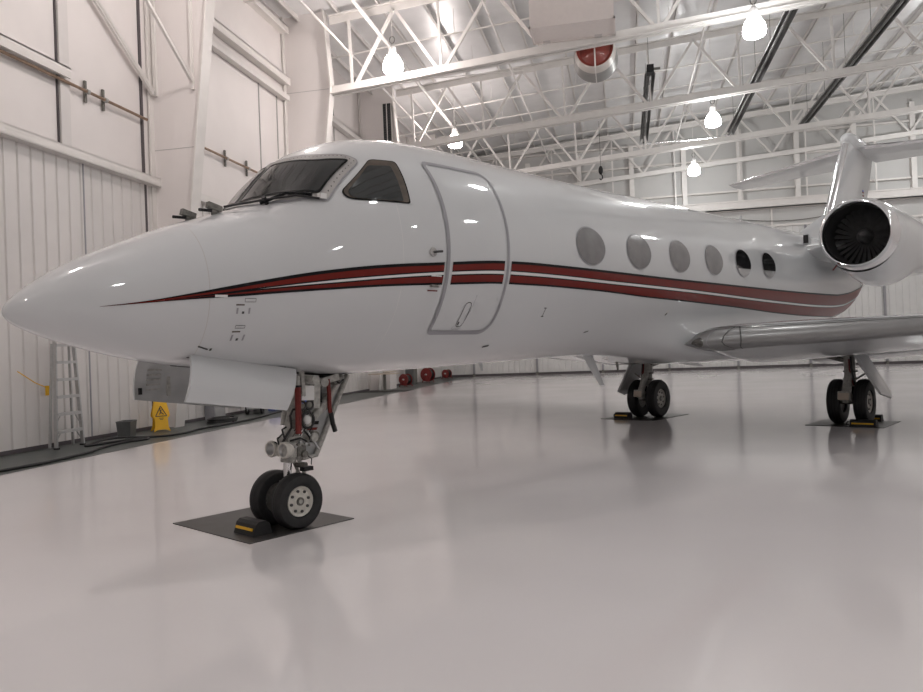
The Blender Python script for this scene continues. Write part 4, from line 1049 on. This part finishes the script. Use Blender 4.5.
for z,w in ((.33,.10),(.30,.07)): g.box(f(0,z),(.008,w,.012),M['mark'])
g.obj('warning_pictogram',Lf,None,'black slipping figure in a triangle')

# hoses on the walkway
def hose(pts,r,label,name='air_hose'):
    P=[Vector(p) for p in pts]; out=[]
    for i in range(len(P)-1):
        a=P[max(i-1,0)];b=P[i];c=P[i+1];d=P[min(i+2,len(P)-1)]
        for k in range(8):
            u=k/8; out.append(.5*((2*b)+(c-a)*u+(2*a-5*b+4*c-d)*u*u+(3*b-a-3*c+d)*u**3))
    out.append(P[-1]); g=MB(); g.tube(out,r,M['hose'],8); return tag(g.obj(name,None,60),label,'hose')
z=.03
hose([(-9.95,8.6,z),(-9.98,10.2,z),(-9.9,11.2,z),(-10.05,12.4,z),(-10.3,13.1,z),(-10.46,14.04,z),(-10.3,14.5,z),(-10.45,14.75,z),(-10.75,14.2,z),(-10.9,13.45,z),(-11.05,13.75,z),(-11.0,14.35,z+.05),(-10.6,14.95,z),(-10.2,15.2,z),(-10.1,15.75,z),(-10.25,16.6,z),(-10.15,17.6,z),(-10.15,18.8,z),(-10.3,20.0,z),(-10.5,21.2,z),(-10.65,22.4,z),(-10.9,23.4,z)],.026,'black hose snaking along the dark walkway past the ladder')
t=empty('hose_coil',(-10.74,18.5,.006),0,'flat coil of black hose on the walkway behind the yellow sign','hose')
g=MB(); pts=[]
for k in range(120):
    a=2*PI*k/24; r=.30+.04*math.sin(a*.37); pts.append((r*math.cos(a),1.5*r*math.sin(a),.026+.022*(k/24)))
g.tube(pts,.024,M['hose'],8); g.obj('coil',t,60)
# bits of equipment by the wall under the nose
t=empty('wall_cabinet',(XL+.02,19.6,.006),0,'grey steel cabinet standing by the left wall behind the hose coil','cabinet')
g=MB(); g.bx((.02,-.3,0),(.32,.3,1.1),M['seal']); g.obj('carcass',t)
g=MB(); g.bx((.32,-.27,.05),(.335,.27,1.05),M['shadelow']); d=g.obj('door',t); g=MB(); g.bx((.335,.18,.5),(.36,.2,.65),M['alu']); g.obj('handle',d)
t=empty('pressure_washer',(XL+.6,21.3,.006),.2,'grey wheeled washer with white hose near the wall','washer')
g=MB(); g.bx((-.22,-.3,.15),(.22,.3,.55),M['inner']); g.obj('tank',t)
for sg in (-1,1):
    g=MB(); g.cyl((sg*.2,-.2,.15),(sg*.26,-.2,.15),.15,M['rubber'],n=20); g.obj('wheel',t,40)
g=MB(); g.tube([(-.2,-.32,.1),(-.2,-.4,.9),(.2,-.4,.9),(.2,-.32,.1)],.018,M['alu'],8); g.obj('handle',t,40)
g=MB(); g.tube([(.24,.2*math.cos(a*PI/8),.5+.22*math.sin(a*PI/8)) for a in range(16)],.025,M['white'],8,True); g.obj('hose_loop',t,40)
g=MB(); g.bx((-.18,.24,0),(.18,.3,.16),M['inner']); g.obj('foot',t)
t=empty('jerry_can',(XL+.55,22.6,.006),0,'blue can on the walkway by the left wall','can')
g=MB(); g.bx((-.12,-.2,0),(.12,.2,.42),M['blue']); g.obj('body',t); g=MB(); g.cyl((0,.1,.42),(0,.1,.48),.04,M['dark'],n=12); g.obj('cap',t); g=MB(); g.tube([(0,-.15,.42),(0,-.1,.49),(0,.0,.49),(0,.04,.42)],.015,M['blue'],8); g.obj('handle',t)
# pedestal table with board, dark mat
t=empty('pedestal_table',(-10.75,32.6,.012),0,'beige pedestal table standing on a black mat beyond the nose gear','table')
g=MB(); g.bx((-.6,-.5,.76),(.6,.5,.80),M['wood']); g.obj('table_top',t); g=MB(); g.cyl((0,0,.02),(0,0,.76),.07,M['geardk'],n=14); g.obj('pedestal',t,40); g=MB(); g.cyl((0,0,0),(0,0,.03),.3,M['geardk'],n=24); g.obj('base',t)
g=MB(); g.bx((-1.1,-.9,0),(1.1,.9,.006),M['rubber']); o=tag(g.obj('rubber_mat'),'black mat under the pedestal table','mat'); o.location=(-10.65,32.5,.006)
t=empty('storage_box',(-11.25,34.6,.006),0,'large beige box behind the pedestal table','box')
g=MB(); g.bx((-.32,-.5,0),(.28,.5,.80),M['liner']); g.obj('carton',t); g=MB(); g.bx((-.34,-.52,.80),(.30,.52,.84),M['wood']); g.obj('lid',t)
# red hose reels along the far part of the left wall
def reel(x,y,r,label):
    t=empty('hose_reel',(x,y,.006),-.35,label,'hose reel','red reels along the left wall')
    zc=r+.06
    for sg in (-1,1):
        g=MB(); g.lathe([(sg*.17,r),(sg*.19,r),(sg*.20,r*.5),(sg*.17,r*.3),(sg*.17,.001)],(0,0,zc),(0,1,0),M['redpnt'],n=32); g.obj('flange',t,40)
    g=MB(); g.lathe([(-.16,.02),(-.16,r*.8),(.16,r*.8),(.16,.02)],(0,0,zc),(0,1,0),M['hose'],n=32); g.obj('wound_hose',t,40)
    g=MB(); g.cyl((0,-.24,zc),(0,.24,zc),.05,M['white'],n=12); g.obj('axle',t,40)
    for sg in (-1,1):
        g=MB(); g.tube([(-.25,sg*.23,0),(0,sg*.23,zc),(.25,sg*.23,0)],.025,M['redpnt'],8); g.obj('stand_frame',t,40)
reel(-10.95,36.6,.29,'red hose reel nearest of three by the left wall under the belly')
reel(-10.95,41.0,.38,'largest red hose reel, middle of three by the left wall')
reel(-10.95,45.6,.26,'smallest red hose reel, beside the far corner')
t=empty('tool_locker',(XL+.35,38.6,.006),0,'tall dark locker beside the nearest red hose reel','locker')
g=MB(); g.bx((0,-.35,0),(.45,.35,1.5),M['bin']); g.obj('carcass',t); g=MB(); g.bx((.45,-.32,.05),(.465,.32,1.45),M['geardk']); g.obj('door',t)

# ------------------------------------------------------------------ world and output
w=bpy.data.worlds.new('hangar_world'); SC.world=w; w.use_nodes=True
w.node_tree.nodes['Background'].inputs[0].default_value=(.5,.52,.55,1); w.node_tree.nodes['Background'].inputs[1].default_value=.05
SC.view_settings.view_transform='Standard'; SC.view_settings.look='None'; SC.view_settings.gamma=1; SC.view_settings.use_curve_mapping=False
SC.view_settings.exposure=0.48
try:
    SC.cycles.use_denoising=True; SC.cycles.max_bounces=10; SC.cycles.diffuse_bounces=6; SC.cycles.glossy_bounces=5; SC.cycles.sample_clamp_indirect=6.
except Exception: pass
